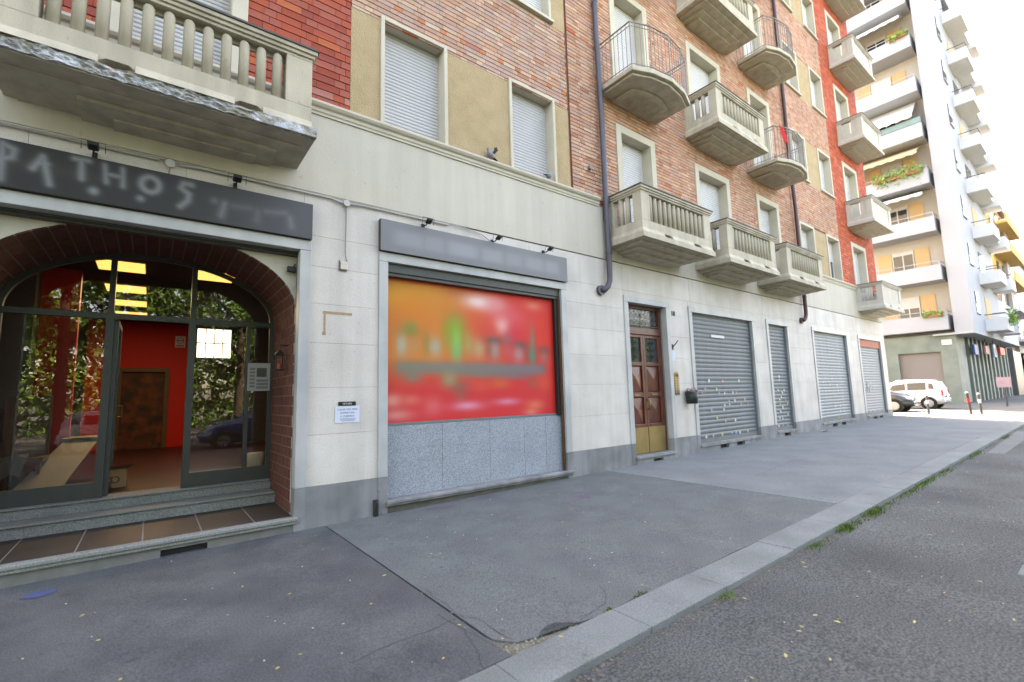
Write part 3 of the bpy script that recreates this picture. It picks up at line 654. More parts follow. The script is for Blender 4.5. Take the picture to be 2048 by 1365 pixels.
for B_ in [(.13,.69,.05,.04,(120,122,105),.8),(.32,.71,.05,.06,(140,145,105),.85),(.38,.77,.05,.05,(130,100,85),.7),(.50,.67,.12,.03,(115,118,100),.7),(.70,.68,.12,.03,(108,112,112),.7),(.62,.74,.06,.04,(205,105,60),.7),(.84,.74,.04,.05,(150,95,70),.6),(.38,.84,.03,.04,(150,95,80),.6),
  (.22,.72,.05,.05,(205,65,60),.6),(.5,.76,.06,.05,(214,84,66),.7),(.93,.74,.06,.08,(222,92,66),.6),(.03,.85,.05,.05,(226,160,140),.8),(.12,.85,.05,.04,(220,120,100),.7),(.05,.95,.08,.04,(220,150,140),.75),(.23,.90,.05,.07,(218,110,110),.7),(.42,.905,.09,.035,(216,140,160),.9),(.66,.885,.08,.028,(216,130,155),.85),(.85,.92,.06,.04,(222,120,90),.8),(.82,.98,.05,.03,(225,150,120),.6)]: blob(*B_)
edge = np.maximum(np.exp(-(1-U)/.02), np.exp(-V/.012))[..., None]; img = img*(1-.8*edge)+rgb(190,26,26)*.8*edge
li = np.where(img/255 <= .04045, img/255/12.92, ((img/255+.055)/1.055)**2.4)*K*1.32
def print_grid(name, mat, li, x0, x1, z0, z1, y, parent):
    Hh, Ww, _ = li.shape; xs = np.linspace(x0, x1, Ww); zs = np.linspace(z1, z0, Hh)
    me = bpy.data.meshes.new(name); v = [(x, y, z) for z in zs for x in xs]
    f = [(j*Ww+i, (j+1)*Ww+i, (j+1)*Ww+i+1, j*Ww+i+1) for j in range(Hh-1) for i in range(Ww-1)]
    me.from_pydata(v, [], f); at = me.color_attributes.new('tint', 'FLOAT_COLOR', 'POINT'); arr = np.ones((Hh*Ww, 4), np.float32); arr[:, :3] = li.reshape(-1, 3); at.data.foreach_set('color', arr.ravel())
    me.materials.append(mat); return link(name, me, parent)
print_grid('printed_film', m_print, li, x0-ox, x1-ox, zb-oz, zt-oz, PY-oy, sw)
L_(MB().box(x0, x1+.02, PY+.003, PY+.03, zb, zt)).build('window_pane', m_shopdark, sw)
L_(MB().box(a, b-.1, PY-.02, PY+.06, 1.12, 1.159)).build('window_ledge', m_steel, sw, bevel=.004)
ge = [a, 3.43, 4.28, 4.98, 5.46, b-.012]
for p, q in zip(ge[:-1], ge[1:]): L_(MB().box(p+.002, q-.002, .09, PY+.05, .165, 1.118)).build('granite_panel', m_granite, sw, bevel=.003)
L_(MB().box(a-.02, b+.12, -.07, PY+.05, .115, .163)).build('sill', m_plinth, sw, bevel=.012)
L_(MB().box(a-.02, b+.1, -.045, .1, .085, .1145)).build('sill_moulding', m_plinth, sw, bevel=.006)
L_(MB().box(a, b, .0, .1, -.3, .0845)).build('base', M('dirty_base', C(110,108,100), .95, .3, 5), sw)

# ------------------------------------------------------------------ signs
def sdf_seg(P, a, b):
    a, b = np.array(a), np.array(b); d = b-a; L2 = d@d+1e-9; t_ = np.clip(((P-a)@d)/L2, 0, 1); return np.linalg.norm(P-(a+t_[..., None]*d), axis=-1)
s1 = empty('shop_sign', (0, -.03, 3.515)); tag(s1, 'dark grey shop sign with blurred pale lettering PATHOS over the arched porch', 'shop sign')
sx0, sx1, sz0, sz1 = -1.56, 1.515, 0.0, .46
MB().box(sx0, sx1, -.045, .029, sz0+.002, sz1).build('panel', m_dkmetal, s1, bevel=.004)
Ww, Hh = 280, 46; X, Z = np.meshgrid(np.linspace(sx0, sx1, Ww), np.linspace(sz1, sz0, Hh)); P = np.stack([X, Z], -1)
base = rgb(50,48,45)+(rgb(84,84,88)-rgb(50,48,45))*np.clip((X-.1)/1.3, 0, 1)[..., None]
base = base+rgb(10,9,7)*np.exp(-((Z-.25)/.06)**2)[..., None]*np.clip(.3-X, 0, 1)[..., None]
ink = np.zeros_like(X)
def stroke(segs, r, soft, al):
    global ink
    for a_, b_ in segs: ink = np.maximum(ink, al/(1+np.exp((sdf_seg(P, a_, b_)-r)/soft)))
z_ = lambda z: z-3.515
stroke([((-1.20,z_(3.93)),(-1.19,z_(3.58))),((-1.19,z_(3.92)),(-1.12,z_(3.89))),((-1.12,z_(3.89)),(-1.13,z_(3.81))),((-1.13,z_(3.81)),(-1.19,z_(3.78)))], .028, .013, .55)
stroke([((-.99,z_(3.74)),(-.93,z_(3.88))),((-.93,z_(3.88)),(-.87,z_(3.61))),((-.96,z_(3.80)),(-.90,z_(3.81)))], .027, .013, .58)
stroke([((-.71,z_(3.925)),(-.61,z_(3.93))),((-.66,z_(3.92)),(-.65,z_(3.73)))], .026, .013, .58)
stroke([((-.485,z_(3.92)),(-.465,z_(3.74))),((-.345,z_(3.92)),(-.335,z_(3.73))),((-.475,z_(3.83)),(-.34,z_(3.83)))], .022, .012, .55)
th = np.linspace(0, 2*np.pi, 15); stroke([((-.115+.075*math.cos(p), z_(3.81)+.085*math.sin(p)), (-.115+.075*math.cos(q), z_(3.81)+.085*math.sin(q))) for p, q in zip(th[:-1], th[1:])], .03, .013, .58)
stroke([((.24,z_(3.90)),(.17,z_(3.90))),((.17,z_(3.90)),(.15,z_(3.84))),((.15,z_(3.84)),(.22,z_(3.79))),((.22,z_(3.79)),(.215,z_(3.71))),((.215,z_(3.71)),(.15,z_(3.63)))], .03, .014, .55)
stroke([((-.555,z_(3.625)),(-.554,z_(3.625)))], .04, .014, .6); stroke([((-.19,z_(3.635)),(-.189,z_(3.635)))], .033, .014, .55)
stroke([((.46,z_(3.77)),(.461,z_(3.77)))], .03, .018, .35); stroke([((.56,z_(3.76)),(.53,z_(3.61)))], .03, .02, .42); stroke([((.64,z_(3.75)),(.82,z_(3.76)))], .02, .025, .26)
stroke([((.90,z_(3.74)),(.89,z_(3.63)))], .03, .025, .26); stroke([((.98,z_(3.76)),(1.2,z_(3.79)))], .022, .022, .3); stroke([((1.25,z_(3.74)),(1.27,z_(3.63)))], .03, .022, .32)
img1 = base*(1-ink[..., None])+rgb(205,215,220)*ink[..., None]
tolin = lambda im, k_=1: np.where(im/255 <= .04045, im/255/12.92, ((np.clip(im,0,255)/255+.055)/1.055)**2.4)*K*k_
print_grid('lettering', m_signp, tolin(img1), sx0+.003, sx1-.003, sz0+.004, sz1-.003, -.0475, s1)
s2 = empty('shop_sign', (4.19, -.03, 3.535)); tag(s2, 'pale grey shop sign with illegible blurred lettering over the red shop window', 'shop sign')
hw = 1.785; MB().box(-hw, hw, -.045, .029, .002, .455).build('panel', m_dkmetal, s2, bevel=.004)
X, Z = np.meshgrid(np.linspace(-hw, hw, 200), np.linspace(.455, 0, 40)); P = np.stack([X, Z], -1); ink = np.zeros_like(X)
for (cx_, w_, al) in [(-1.35,.25,.5),(-.95,.2,.45),(-.45,.32,.6),(.1,.25,.55),(.55,.2,.4),(1.0,.25,.5),(1.4,.18,.5)]: ink = np.maximum(ink, al*np.exp(-((X-cx_)/w_)**4-((Z-.22)/.12)**4))
img2 = rgb(130,131,132)*(1-ink[..., None])+rgb(172,176,180)*ink[..., None]
print_grid('lettering', m_signp, tolin(img2), -hw+.003, hw-.003, .004, .452, -.0475, s2)
def spot(x, z, lab, yaw=0):
    r = empty('sign_spotlight', (x, -.03, z)); tag(r, lab, 'spotlight', 'spotlights above the shop signs'); r.rotation_euler = (0, 0, yaw)
    MB().box(-.02,.02,-.005,.03,-.03,.05).build('bracket', m_black, r)
    MB().tube([(0,0,.02),(0,-.07,.0),(0,-.16,.03)], .009, 6).build('arm', m_black, r)
    hd = MB(); hd.add([(-.045,-.23,.06),(.045,-.23,.06),(.045,-.14,.02),(-.045,-.14,.02),(-.035,-.225,.03),(.035,-.225,.03),(.035,-.15,0),(-.035,-.15,0)], [(0,1,2,3),(7,6,5,4),(0,4,5,1),(1,5,6,2),(2,6,7,3),(3,7,4,0)])
    hd.build('lamp_head', m_black, r)
    MB().tube([(-.09,-.14,.0),(-.09,-.17,.085),(.09,-.17,.085),(.09,-.14,.0)], .004, 5).build('yoke', m_black, r)
for x, z, l_ in [(-.57,4.0,'left black spotlight above the dark PATHOS sign'),(.66,4.0,'right black spotlight above the dark PATHOS sign'),(3.08,4.01,'leftmost black spotlight above the pale grey sign'),(4.33,4.0,'middle black spotlight above the pale grey sign'),(5.45,4.01,'rightmost black spotlight above the pale grey sign')]: spot(x, z, l_)

# conduit, junction boxes and cable drop
cdt = MB().tube([(-6,-.03,4.125),(-.05,-.03,4.125)], .011, 7).tube([(-6,-.03,4.148),(3.7,-.03,4.148),(3.95,-.03,4.13),(4.12,-.03,4.10),(4.25,-.04,4.03),(4.31,-.04,3.995)], .008, 7).tube([(.12,-.03,4.115),(.3,-.03,4.13),(1.75,-.03,4.13),(1.9,-.03,4.1)], .012, 7).tube([(2.0,-.03,4.1),(2.15,-.03,4.125),(3.5,-.03,4.13)], .012, 7)
tag(cdt.build('cable_conduit', M('conduit_paint', C(196,194,184), .6, .1, 6), smooth=True), 'long pale electrical conduit running above both shop signs', 'conduit')
for x, l_ in [(.04,'round junction box on the conduit under the broken balcony'),(1.95,'round junction box on the conduit between the two signs')]:
    r = empty('junction_box', (x, -.012, 4.11)); tag(r, l_, 'junction box'); MB().cyl((0,0,0), .045, -.035, 16, 'y').build('lid', M('box_plastic', C(206,205,198), .6), r); MB().tube([(0,-.015,-.04),(-.005,-.015,-.12)], .008, 6).build('stub', m_iron, r)
tag(MB().tube([(1.95,-.02,4.06),(1.95,-.02,3.8),(1.945,-.02,3.45),(1.955,-.025,3.35),(1.965,-.03,3.31),(1.975,-.025,3.33)], .006, 6).build('cable_drop', m_iron), 'thin cable hanging from the junction box between the signs', 'cable')
bx_ = empty('wall_box', (1.93, -.003, 3.2)); tag(bx_, 'small pale square box on the stone wall under the hanging cable', 'box'); MB().box(-.045,.045,-.03,0,0,.1).build('cover', m_trav, bx_, bevel=.004); MB().box(-.06,-.048,-.012,0,-.01,.12).box(-.048,.04,-.012,0,-.02,-.001).build('back_plate', M('rusty_plate', C(150,120,90), .8), bx_)
# notice, glue marks
nt_ = empty('paper_notice', (2.005, -.004, 1.21)); tag(nt_, 'white printed closing notice on the stone wall between porch and shop window', 'notice')
MB().box(-.155,.155,-.004,.0,0,.21).build('sheet', m_paper, nt_)
for i, (s_, sz) in enumerate((('CHIUSO PER FERIE', .032), ('RIAPERTURA', .032), ('IL 25/08/2016', .032))): text('printed_line', s_, sz, (0, -.0048, .155-i*.042), m_ink, nt_, .0002)
for i in range(3): MB().box(-.10+.01*i, .11-.01*i, -.0052, -.0045, .048-i*.014, .052-i*.014).build('printed_line', m_ink, nt_)
pq = empty('name_plaque', (2.0, -.004, 1.423)); tag(pq, 'small black plaque directly above the white notice', 'plaque'); MB().box(-.11,.11,-.008,0,0,.052).build('plate', m_inkdark, pq); text('plaque_text', 'VETARS', .036, (0, -.0088, .013), m_white, pq, .0002)
tag(MB().box(1.68,2.05,-.0035,-.002,2.595,2.63).box(1.69,1.715,-.0035,-.002,2.36,2.5945).box(1.675,1.72,-.0036,-.002,2.32,2.36).build('glue_marks', m_tape), 'brown glue marks on the stone wall above the notice', 'glue marks')
tag(MB().tube([(2.38,-.03,gz(2.4)-.02),(2.38,-.03,.14),(2.38,-.02,.2)], .035, 10).build('pipe_stub', m_black), 'short black pipe stub on the plinth left of the shop window', 'pipe stub')

# ------------------------------------------------------------------ arched porch
JX0, JX1, AY, GY = -1.44, 1.40, .2, 1.5     # jambs, arch face, glass plane
ACX, AA, SPR, AB = (JX0+JX1)/2, (JX1-JX0)/2, 2.65, .80
def arch(t_): return (ACX+AA*math.cos(t_), SPR+AB*math.sin(t_))
# spandrel wall at the arch face
N = 40; pts = [arch(math.pi*k/N) for k in range(N+1)]
mb = MB(); v = []
for x, z in pts: v += [(x, AY, z), (x, AY, 3.6), (x, AY+.04, z), (x, AY+.04, 3.6)]
mb.v = v
for i in range(N): mb.f += [(4*i, 4*i+1, 4*i+5, 4*i+4), (4*i+2, 4*i+6, 4*i+7, 4*i+3)]
mb.box(JX1+.001, 2.0, AY, AY+.04, -.2, 3.6); mb.box(-2.0, JX0-.001, AY, AY+.04, -.2, 3.6)
mb.build('arch_spandrel', m_plaster, bld)
MB().box(JX1+.002, JX1+.03, .0, AY-.001, -.1, 3.38).build('shutter_guide', m_dkmetal, bld); MB().box(JX0-.03, JX0-.002, .0, AY-.001, -.1, 3.38).build('shutter_guide', m_dkmetal, bld)
MB().box(JX0-.1, JX1+.1, .125, AY-.002, 3.33, 3.6).box(JX0-.1, JX1+.1, .10, .1245, 3.355, 3.6).build('shutter_box', m_dkmetal, bld, bevel=.004)
# vault lining: mortar shell + bricks
ap = empty('brick_archway', (ACX, AY, .15)); tag(ap, 'brick lined arch vault of the shop porch with pale joints', 'archway')
path = [(JX1, .15+i*.05) for i in range(50)]+[arch(math.pi*k/120) for k in range(121)]+[(JX0, SPR-(i+1)*.05) for i in range(50)]
path = [(JX1, z) for z in np.arange(.15, SPR, .02)]+[arch(math.pi*k/240) for k in range(241)]+[(JX0, z) for z in np.arange(SPR, .15, -.02)]
ln = [0]
for p, q in zip(path[:-1], path[1:]): ln.append(ln[-1]+math.hypot(q[0]-p[0], q[1]-p[1]))
def at(s_): 
    x = np.interp(s_, ln, [p[0] for p in path]); z = np.interp(s_, ln, [p[1] for p in path]); e = .01
    dx = np.interp(s_+e, ln, [p[0] for p in path])-np.interp(s_-e, ln, [p[0] for p in path]); dz = np.interp(s_+e, ln, [p[1] for p in path])-np.interp(s_-e, ln, [p[1] for p in path]); m_ = math.hypot(dx, dz)+1e-9
    return x, z, dx/m_, dz/m_
mb = MB(); n = 200
for k in range(n+1):
    x, z, tx, tz = at(ln[-1]*k/n); nx, nz = tz, -tx          # outward normal (away from the opening)
    mb.v += [(x+nx*.008-ACX, 0, z+nz*.008-.15), (x+nx*.008-ACX, GY-AY, z+nz*.008-.15)]
for k in range(n): mb.f.append((2*k, 2*k+1, 2*k+3, 2*k+2))
mb.build('mortar_bed', m_vmort, ap)
nb = int(ln[-1]/.128); bw = ln[-1]/nb; bl = (GY-AY)/6
bm_ = MB().box(-bw/2+.008, bw/2-.008, .0, bl-.012, 0, .03); me_b = bpy.data.meshes.new('brick'); me_b.from_pydata(bm_.v, [], bm_.f); me_b.materials.append(m_vault)
bm_ = MB().box(-bw/2+.008, bw/2-.008, .0, bl*.5-.012, 0, .03); me_h = bpy.data.meshes.new('brick'); me_h.from_pydata(bm_.v, [], bm_.f); me_h.materials.append(m_vault)
cnt = 0; rest = MB()
for i in range(nb):
    s_ = (i+.5)*bw; x, z, tx, tz = at(s_); nx, nz = tz, -tx
    lst = [(j*bl, 0) for j in range(6)] if i % 2 == 0 else [(0, 1)]+[(bl*(.5+j), 0) for j in range(5)]+[(bl*5.5, 1)]
    for yy, half in lst:
        if cnt < 300:
            o = bpy.data.objects.new('brick', me_h if half else me_b); col.objects.link(o); o.parent = ap; jit = random.uniform(-.002,.002)
            o.matrix_local = Matrix(((tx, 0, nx, x+nx*jit-ACX), (0, 1, 0, yy+.006), (tz, 0, nz, z+nz*jit-.15), (0,0,0,1))); cnt += 1
        else:
            hw_ = bw/2-.008; L = (bl*.5 if half else bl)-.012; c8 = []
            for zz in (0, .03):
                for xx, y_ in ((-hw_, 0), (hw_, 0), (hw_, L), (-hw_, L)): c8.append((x+tx*xx+nx*zz-ACX, yy+.006+y_, z+tz*xx+nz*zz-.15))
            rest.add(c8, [(0,3,2,1),(4,5,6,7),(0,1,5,4),(1,2,6,5),(2,3,7,6),(3,0,4,7)])
if rest.v: rest.build('brickwork', m_vault, ap, kind='stuff')
# porch floor and steps
FZ = .15
pf = empty('porch_steps', (ACX, 0, 0)); tag(pf, 'two granite steps and brown tiled floor of the arched porch', 'steps')
def P_(mb): mb.v = [(p[0]-ACX, p[1], p[2]) for p in mb.v]; return mb
P_(MB().box(-1.56, 1.43, -.06, .06, .105, FZ)).build('granite_lip', m_step, pf, bevel=.012)
P_(MB().box(-1.56, 1.43, -.045, .06, .072, .1045)).build('granite_moulding', m_step, pf, bevel=.008)
for p, q in ((-1.5,-.62),(-.62,.15),(.55,1.42)): P_(MB().box(p, q, -.015, .1, -.3, .0715)).build('base_stone', M('base_stone_%d' % int(p*10), C(126,127,122), .9, .2, 5), pf)
P_(MB().box(.15, .55, .03, .06, -.3, .0715)).build('vent_void', m_black, pf); P_(MB().box(.14, .56, -.01, .05, .04, .0712)).build('vent_lintel', m_plinth, pf)
tx_ = [-1.44,-1.0,-.5,.0,.5,1.0,1.40]
for p, q in zip(tx_[:-1], tx_[1:]):
    P_(MB().box(p+.007, q-.007, .066, 1.095, .1, FZ-.002)).build('floor_tile', m_tile, pf)
P_(MB().box(-1.5, 1.5, .061, 1.12, .05, FZ-.006)).build('grout', M('grout_pale', C(165,160,150), .9), pf)
P_(MB().box(JX0, JX1, 1.1, 1.5, .06, .262)).build('step', m_step, pf); P_(MB().box(JX0, JX1, 1.08, 1.42, .2625, .285)).build('tread', m_step, pf, bevel=.008)
P_(MB().box(JX0, JX1, 1.42, 1.7, .2855, .392)).build('step', m_step, pf); P_(MB().box(JX0, JX1, 1.40, 1.75, .3925, .415)).build('tread', m_step, pf, bevel=.008)

# ------------------------------------------------------------------ glass shop front
sf = empty('glass_shopfront', (ACX, GY, .415)); tag(sf, 'arched grey metal shopfront with glass panes and open doorway in the porch', 'shopfront')
def G_(mb): mb.v = [(p[0]-ACX, p[1]-GY, p[2]-.415) for p in mb.v]; return mb
ft = .055; D0, D1, TR = -.45, .40, 2.62
fr = MB(); inner = [(ACX+(AA-ft)*math.cos(math.pi*k/N), SPR+(AB-ft)*math.sin(math.pi*k/N)) for k in range(N+1)]
for i, ((x, z), (xi, zi)) in enumerate(zip(pts, inner)): fr.v += [(x, GY, z), (xi, GY, zi), (x, GY+.07, z), (xi, GY+.07, zi)]
for i in range(N): fr.f += [(4*i, 4*i+1, 4*i+5, 4*i+4), (4*i+1, 4*i+3, 4*i+7, 4*i+5), (4*i+2, 4*i+6, 4*i+7, 4*i+3)]
fr.box(JX0, JX0+ft, GY, GY+.07, .415, SPR); fr.box(JX1-ft, JX1, GY, GY+.07, .415, SPR)
def zarch(x): return SPR+AB*math.sqrt(max(0, 1-((x-ACX)/AA)**2))
fr.box(JX0+ft, JX1-ft, GY-.005, GY+.07, TR-.035, TR+.035)
for xm in (D0, D1): fr.box(xm-.04, xm+.04, GY-.01, GY+.075, .415, TR-.0355); fr.box(xm-.03, xm+.03, GY-.008, GY+.07, TR+.0355, zarch(xm)-.01)
fr.box(JX0+ft, D0-.0405, GY, GY+.07, .415, .60); fr.box(D1+.0405, JX1-ft, GY, GY+.07, .415, .60)
fr.box(1.05, 1.10, GY+.002, GY+.068, .60, TR-.0355)
G_(fr).build('metal_frame', m_frame, sf)
def pane(x0, x1, z0, zt_fn):
    n_ = 14; mb = MB()
    xs = np.linspace(x0, x1, n_)
    for x in xs: mb.v += [(x, GY+.035, z0), (x, GY+.035, zt_fn(x))]
    for i in range(n_-1): mb.f.append((2*i, 2*i+2, 2*i+3, 2*i+1))
    return G_(mb).build('glass_pane', m_glass, sf)
def fan(x): return max(TR+.04, SPR+(AB-ft)*math.sqrt(max(0, 1-((x-ACX)/(AA-ft))**2)))
pane(JX0+ft, D0-.03, TR+.035, fan); pane(D0+.03, D1-.03, TR+.035, fan); pane(D1+.03, JX1-ft, TR+.035, fan)
flat = lambda x: TR-.035
pane(JX0+ft, D0-.04, .60, flat); pane(D1+.04, 1.05, .60, flat); pane(1.10, JX1-ft, .60, flat)
# open door leaf swung inward
dl = G_(MB().box(D0+.04, D0+.085, GY+.08, GY+.83, .43, .56).box(D0+.04, D0+.085, GY+.08, GY+.14, .56, TR-.04).box(D0+.04, D0+.085, GY+.77, GY+.83, .56, TR-.04).box(D0+.04, D0+.085, GY+.14, GY+.77, TR-.1, TR-.04)).build('door_leaf', m_frame, sf)
G_(MB().quad((D0+.06, GY+.14, .56), (D0+.06, GY+.77, .56), (D0+.06, GY+.77, TR-.1), (D0+.06, GY+.14, TR-.1))).build('glass_pane', m_glass, dl)
G_(MB().tube([(D0+.09, GY+.72, 1.35),(D0+.14, GY+.72, 1.35),(D0+.14, GY+.72, 1.5),(D0+.09, GY+.72, 1.5)], .01, 6)).build('handle', m_gold, dl)
npp = empty('newspaper_page', (1.22, GY-.01, 1.66)); tag(npp, 'newspaper page taped inside the right pane of the glass shopfront', 'newspaper')
MB().box(-.145,.145,.0,.002,0,.4).build('page', m_newsp, npp); MB().box(-.03,.1,-.003,-.001,.2,.33).build('picture', M('print_photo', C(95,100,90), .8, .5, 60), npp)
for i in range(6): MB().box(-.12,-.05,-.003,-.001,.05+i*.05,.08+i*.05).build('text_block', M('print_text', C(140,140,138), .8, .1, 60) if i == 0 else bpy.data.materials['print_text'], npp)
for i in range(3): MB().box(-.03,.12,-.003,-.001,.03+i*.05,.065+i*.05).build('text_block', bpy.data.materials['print_text'], npp)
lt = empty('wall_lantern', (JX1, .56, 1.9)); tag(lt, 'small black lantern hanging on the right brick jamb of the porch', 'lantern')
MB().tube([(0,0,.33),(-.1,0,.33),(-.1,0,.27)], .008, 6).build('hook', m_black, lt)
MB().box(-.155,-.045,-.055,.055,.0,.02).box(-.155,-.045,-.055,.055,.2,.215).add([(-.155,-.055,.215),(-.045,-.055,.215),(-.045,.055,.215),(-.155,.055,.215),(-.1,0,.28)], [(0,1,4),(1,2,4),(2,3,4),(3,0,4)]).build('cage', m_black, lt)
for xx in (-.152,-.058):
    for yy in (-.052,.042): MB().box(xx, xx+.01, yy, yy+.01, .02, .2).build('corner_bar', m_black, lt)
MB().cyl((-.1,0,.02), .025, .07, 10).build('candle', M('red_candle', C(200,90,60), .5), lt)
sl_ = empty('porch_spotlight', (1.33, AY-.02, 3.15)); tag(sl_, 'small black spotlight in the top right corner of the porch opening', 'spotlight'); MB().box(-.05,.05,-.06,0,-.03,.04).build('lamp_head', m_black, sl_, bevel=.008); MB().tube([(.02,0,.03),(.05,0,.09)], .008, 5).build('arm', m_black, sl_)

# ------------------------------------------------------------------ shop interior
def wall(n_, m_, *a_): o = MB().box(*a_).build(n_, m_); o['kind'] = 'structure'; return o
wall('interior_floor', m_redfloor, -3.999, 3.999, 1.75, 9.3, .1, .412)
wall('interior_ceiling', m_ceil, -3.999, 3.999, GY+.075, 9.3, 3.62, 3.8)
wall('interior_wall_left', m_red, -3.99, -3.9, .32, 9.3, .412, 3.62); wall('interior_wall_right', m_ltgrey, 3.6, 3.98, .32, 9.3, .412, 3.62)
o = slabbed('interior_wall_back', m_red, -1.3, .72, 9.1, 9.29, .412, 3.62, [(-.62, .28, .412, 2.34)], None); o['kind'] = 'structure'
o = slabbed('interior_wall_back_right', m_dkwall, .7205, 3.6, 9.1, 9.29, .412, 3.62, [(.92, 1.72, 2.75, 3.55)], None); o['kind'] = 'structure'
wall('interior_wall_back_left', m_dkwall, -3.9, -1.3005, 9.1, 9.29, .412, 3.62)
wall('interior_wall_front_left', m_ltgrey, -3.9, JX0-.02, 1.52, 1.72, .412, 3.62); wall('interior_wall_front_right', m_ltgrey, JX1+.02, 3.6, 1.52, 1.72, .412, 3.62)
wall('interior_pier', m_ltgrey, -1.75, -1.38, 3.2, 3.6, .412, 3.62); wall('interior_partition', m_red, -1.38, -.95, 3.6, 3.75, .412, 3.62)
dr = empty('inner_doorway', (-.17, 9.1, .412)); tag(dr, 'brown framed doorway with dark painted door in the red back wall', 'doorway')
MB().box(-.53,-.43,-.04,.02,0,1.93).box(.43,.53,-.04,.02,0,1.93).box(-.53,.53,-.041,.02,1.93,2.03).build('frame', m_brown, dr); MB().box(-.43,.43,.05,.1,0,1.93).build('door_panel', m_dkpaint, dr)
ww = empty('bright_window', (1.32, 9.12, 2.75)); tag(ww, 'bright gridded window high in the back wall seen through the right pane', 'window')
MB().box(-.4,.4,.1,.12,0,.8).build('pane', m_daywin, ww)
for i in range(1, 4): MB().box(-.4+.2*i-.012,-.4+.2*i+.012,.04,.09,0,.8).build('glazing_bar', m_white, ww)
MB().box(-.4,.4,.039,.088,.39,.42).build('glazing_bar', m_white, ww)
k_ = 0
for yy in (2.65, 4.4, 5.9, 7.4):
    for xx, nm_ in (((-.45,'left'),(.74,'right')) if yy < 3 else ((-.45,'left'),)):
        r = empty('ceiling_light', (xx, yy+.3, 3.6)); tag(r, '%s glowing warm ceiling panel in the %s row behind the glass front' % (nm_, ['first','second','third','last'][int((yy-2.6)/1.5)]), 'ceiling light', 'ceiling panels in the shop')
        MB().box(-.29,.29,-.31,.31,.002,.018).build('tray', m_white, r); MB().box(-.28,.28,-.3,.3,-.012,.0015).build('diffuser', m_lamp, r)
ld = bpy.data.lights.new('ceiling_panel_light', 'AREA'); ld.energy = 9; ld.size = 2.0; ld.color = (1,.78,.5); lo_ = bpy.data.objects.new('ceiling_panel_light', ld); col.objects.link(lo_); lo_.location = (.1, 5.0, 3.56)
def leanbd():
    mb = MB(); mb.add([(-1.32,1.78,.415),(-.86,1.78,.415),(-.60,3.3,.98),(-.98,3.3,.98),(-1.32,1.78,.435),(-.86,1.78,.435),(-.60,3.3,1.0),(-.98,3.3,1.0)], [(0,3,2,1),(4,5,6,7),(0,1,5,4),(1,2,6,5),(2,3,7,6),(3,0,4,7)])
    tag(mb.build('sloping_board', m_board), 'pale board sloping up from the floor behind the left pane', 'board')
leanbd()
tag(MB().box(-1.0,-.5,3.3,3.9,.95,1.05).box(-.98,-.94,3.32,3.36,.415,.95).box(-.56,-.52,3.32,3.36,.415,.95).box(-.98,-.94,3.82,3.86,.415,.95).box(-.56,-.52,3.82,3.86,.415,.95).build('work_table', m_board), 'pale work table behind the sloping board in the shop', 'table')
bxo = empty('cardboard_box', (-.33, 2.35, .415)); tag(bxo, 'open cardboard box on the red floor just inside the doorway', 'box'); MB().box(-.12,.12,-.1,.1,0,.24).build('body', m_card, bxo); MB().add([(-.12,-.1,.24),(.12,-.1,.24),(.2,-.2,.3),(-.2,-.2,.3)], [(0,1,2,3)]).build('flap', m_card, bxo); text('printed_mark', 'O', .13, (0,-.101,.06), m_inkdark, bxo, .0005)
bk = empty('paint_bucket', (1.29, 1.95, .415)); tag(bk, 'white paint bucket with red rim on the floor behind the right pane', 'bucket'); MB().tube([(0,0,0),(0,0,.33)], [.1,.115], 16).build('body', m_white, bk, smooth=True); MB().tube([(0,0,.0),(0,0,.035)], .104, 16).build('band', m_redsign, bk)
ch = empty('dark_chair', (-1.28, 2.6, .415)); tag(ch, 'dark high backed chair with white cloth at the far left behind the glass', 'chair')
MB().box(-.22,.22,-.22,.22,.4,.46).build('seat', m_brown, ch); MB().box(-.22,.22,.18,.22,.46,1.25).build('backrest', m_brown, ch)
for xx in (-.2,.16):
    for yy in (-.2,.18): MB().box(xx, xx+.04, yy, yy+.04, 0, .4).build('leg', m_brown, ch)
tag(MB().add([(-1.42,2.36,.90),(-1.3,2.36,.93),(-1.2,2.36,.885),(-1.24,2.3,.66),(-1.32,2.28,.70),(-1.43,2.3,.62),(-1.40,2.6,.9),(-1.2,2.62,.93)], [(0,1,4,5),(1,2,3,4),(0,6,7,1),(1,7,2)]).build('white_cloth', m_ltgrey), 'white cloth lying over the dark chair at the far left', 'cloth')
ns = empty('no_smoking_notice', (.545, 9.09, 3.0)); tag(ns, 'white prohibition notice with red ring on the red back wall', 'notice'); MB().box(-.11,.11,-.01,0,0,.3).build('sheet', m_paper, ns); MB().tube([(.07*math.cos(k*math.pi/10), -.014, .18+.07*math.sin(k*math.pi/10)) for k in range(21)], .01, 5).build('ring', m_redsign, ns)
MB().box(-.06,.06,-.013,-.0105,.17,.19).build('bar', m_inkdark, ns); MB().box(-.08,.08,-.013,-.0105,.03,.06).build('text_line', m_inkdark, ns)

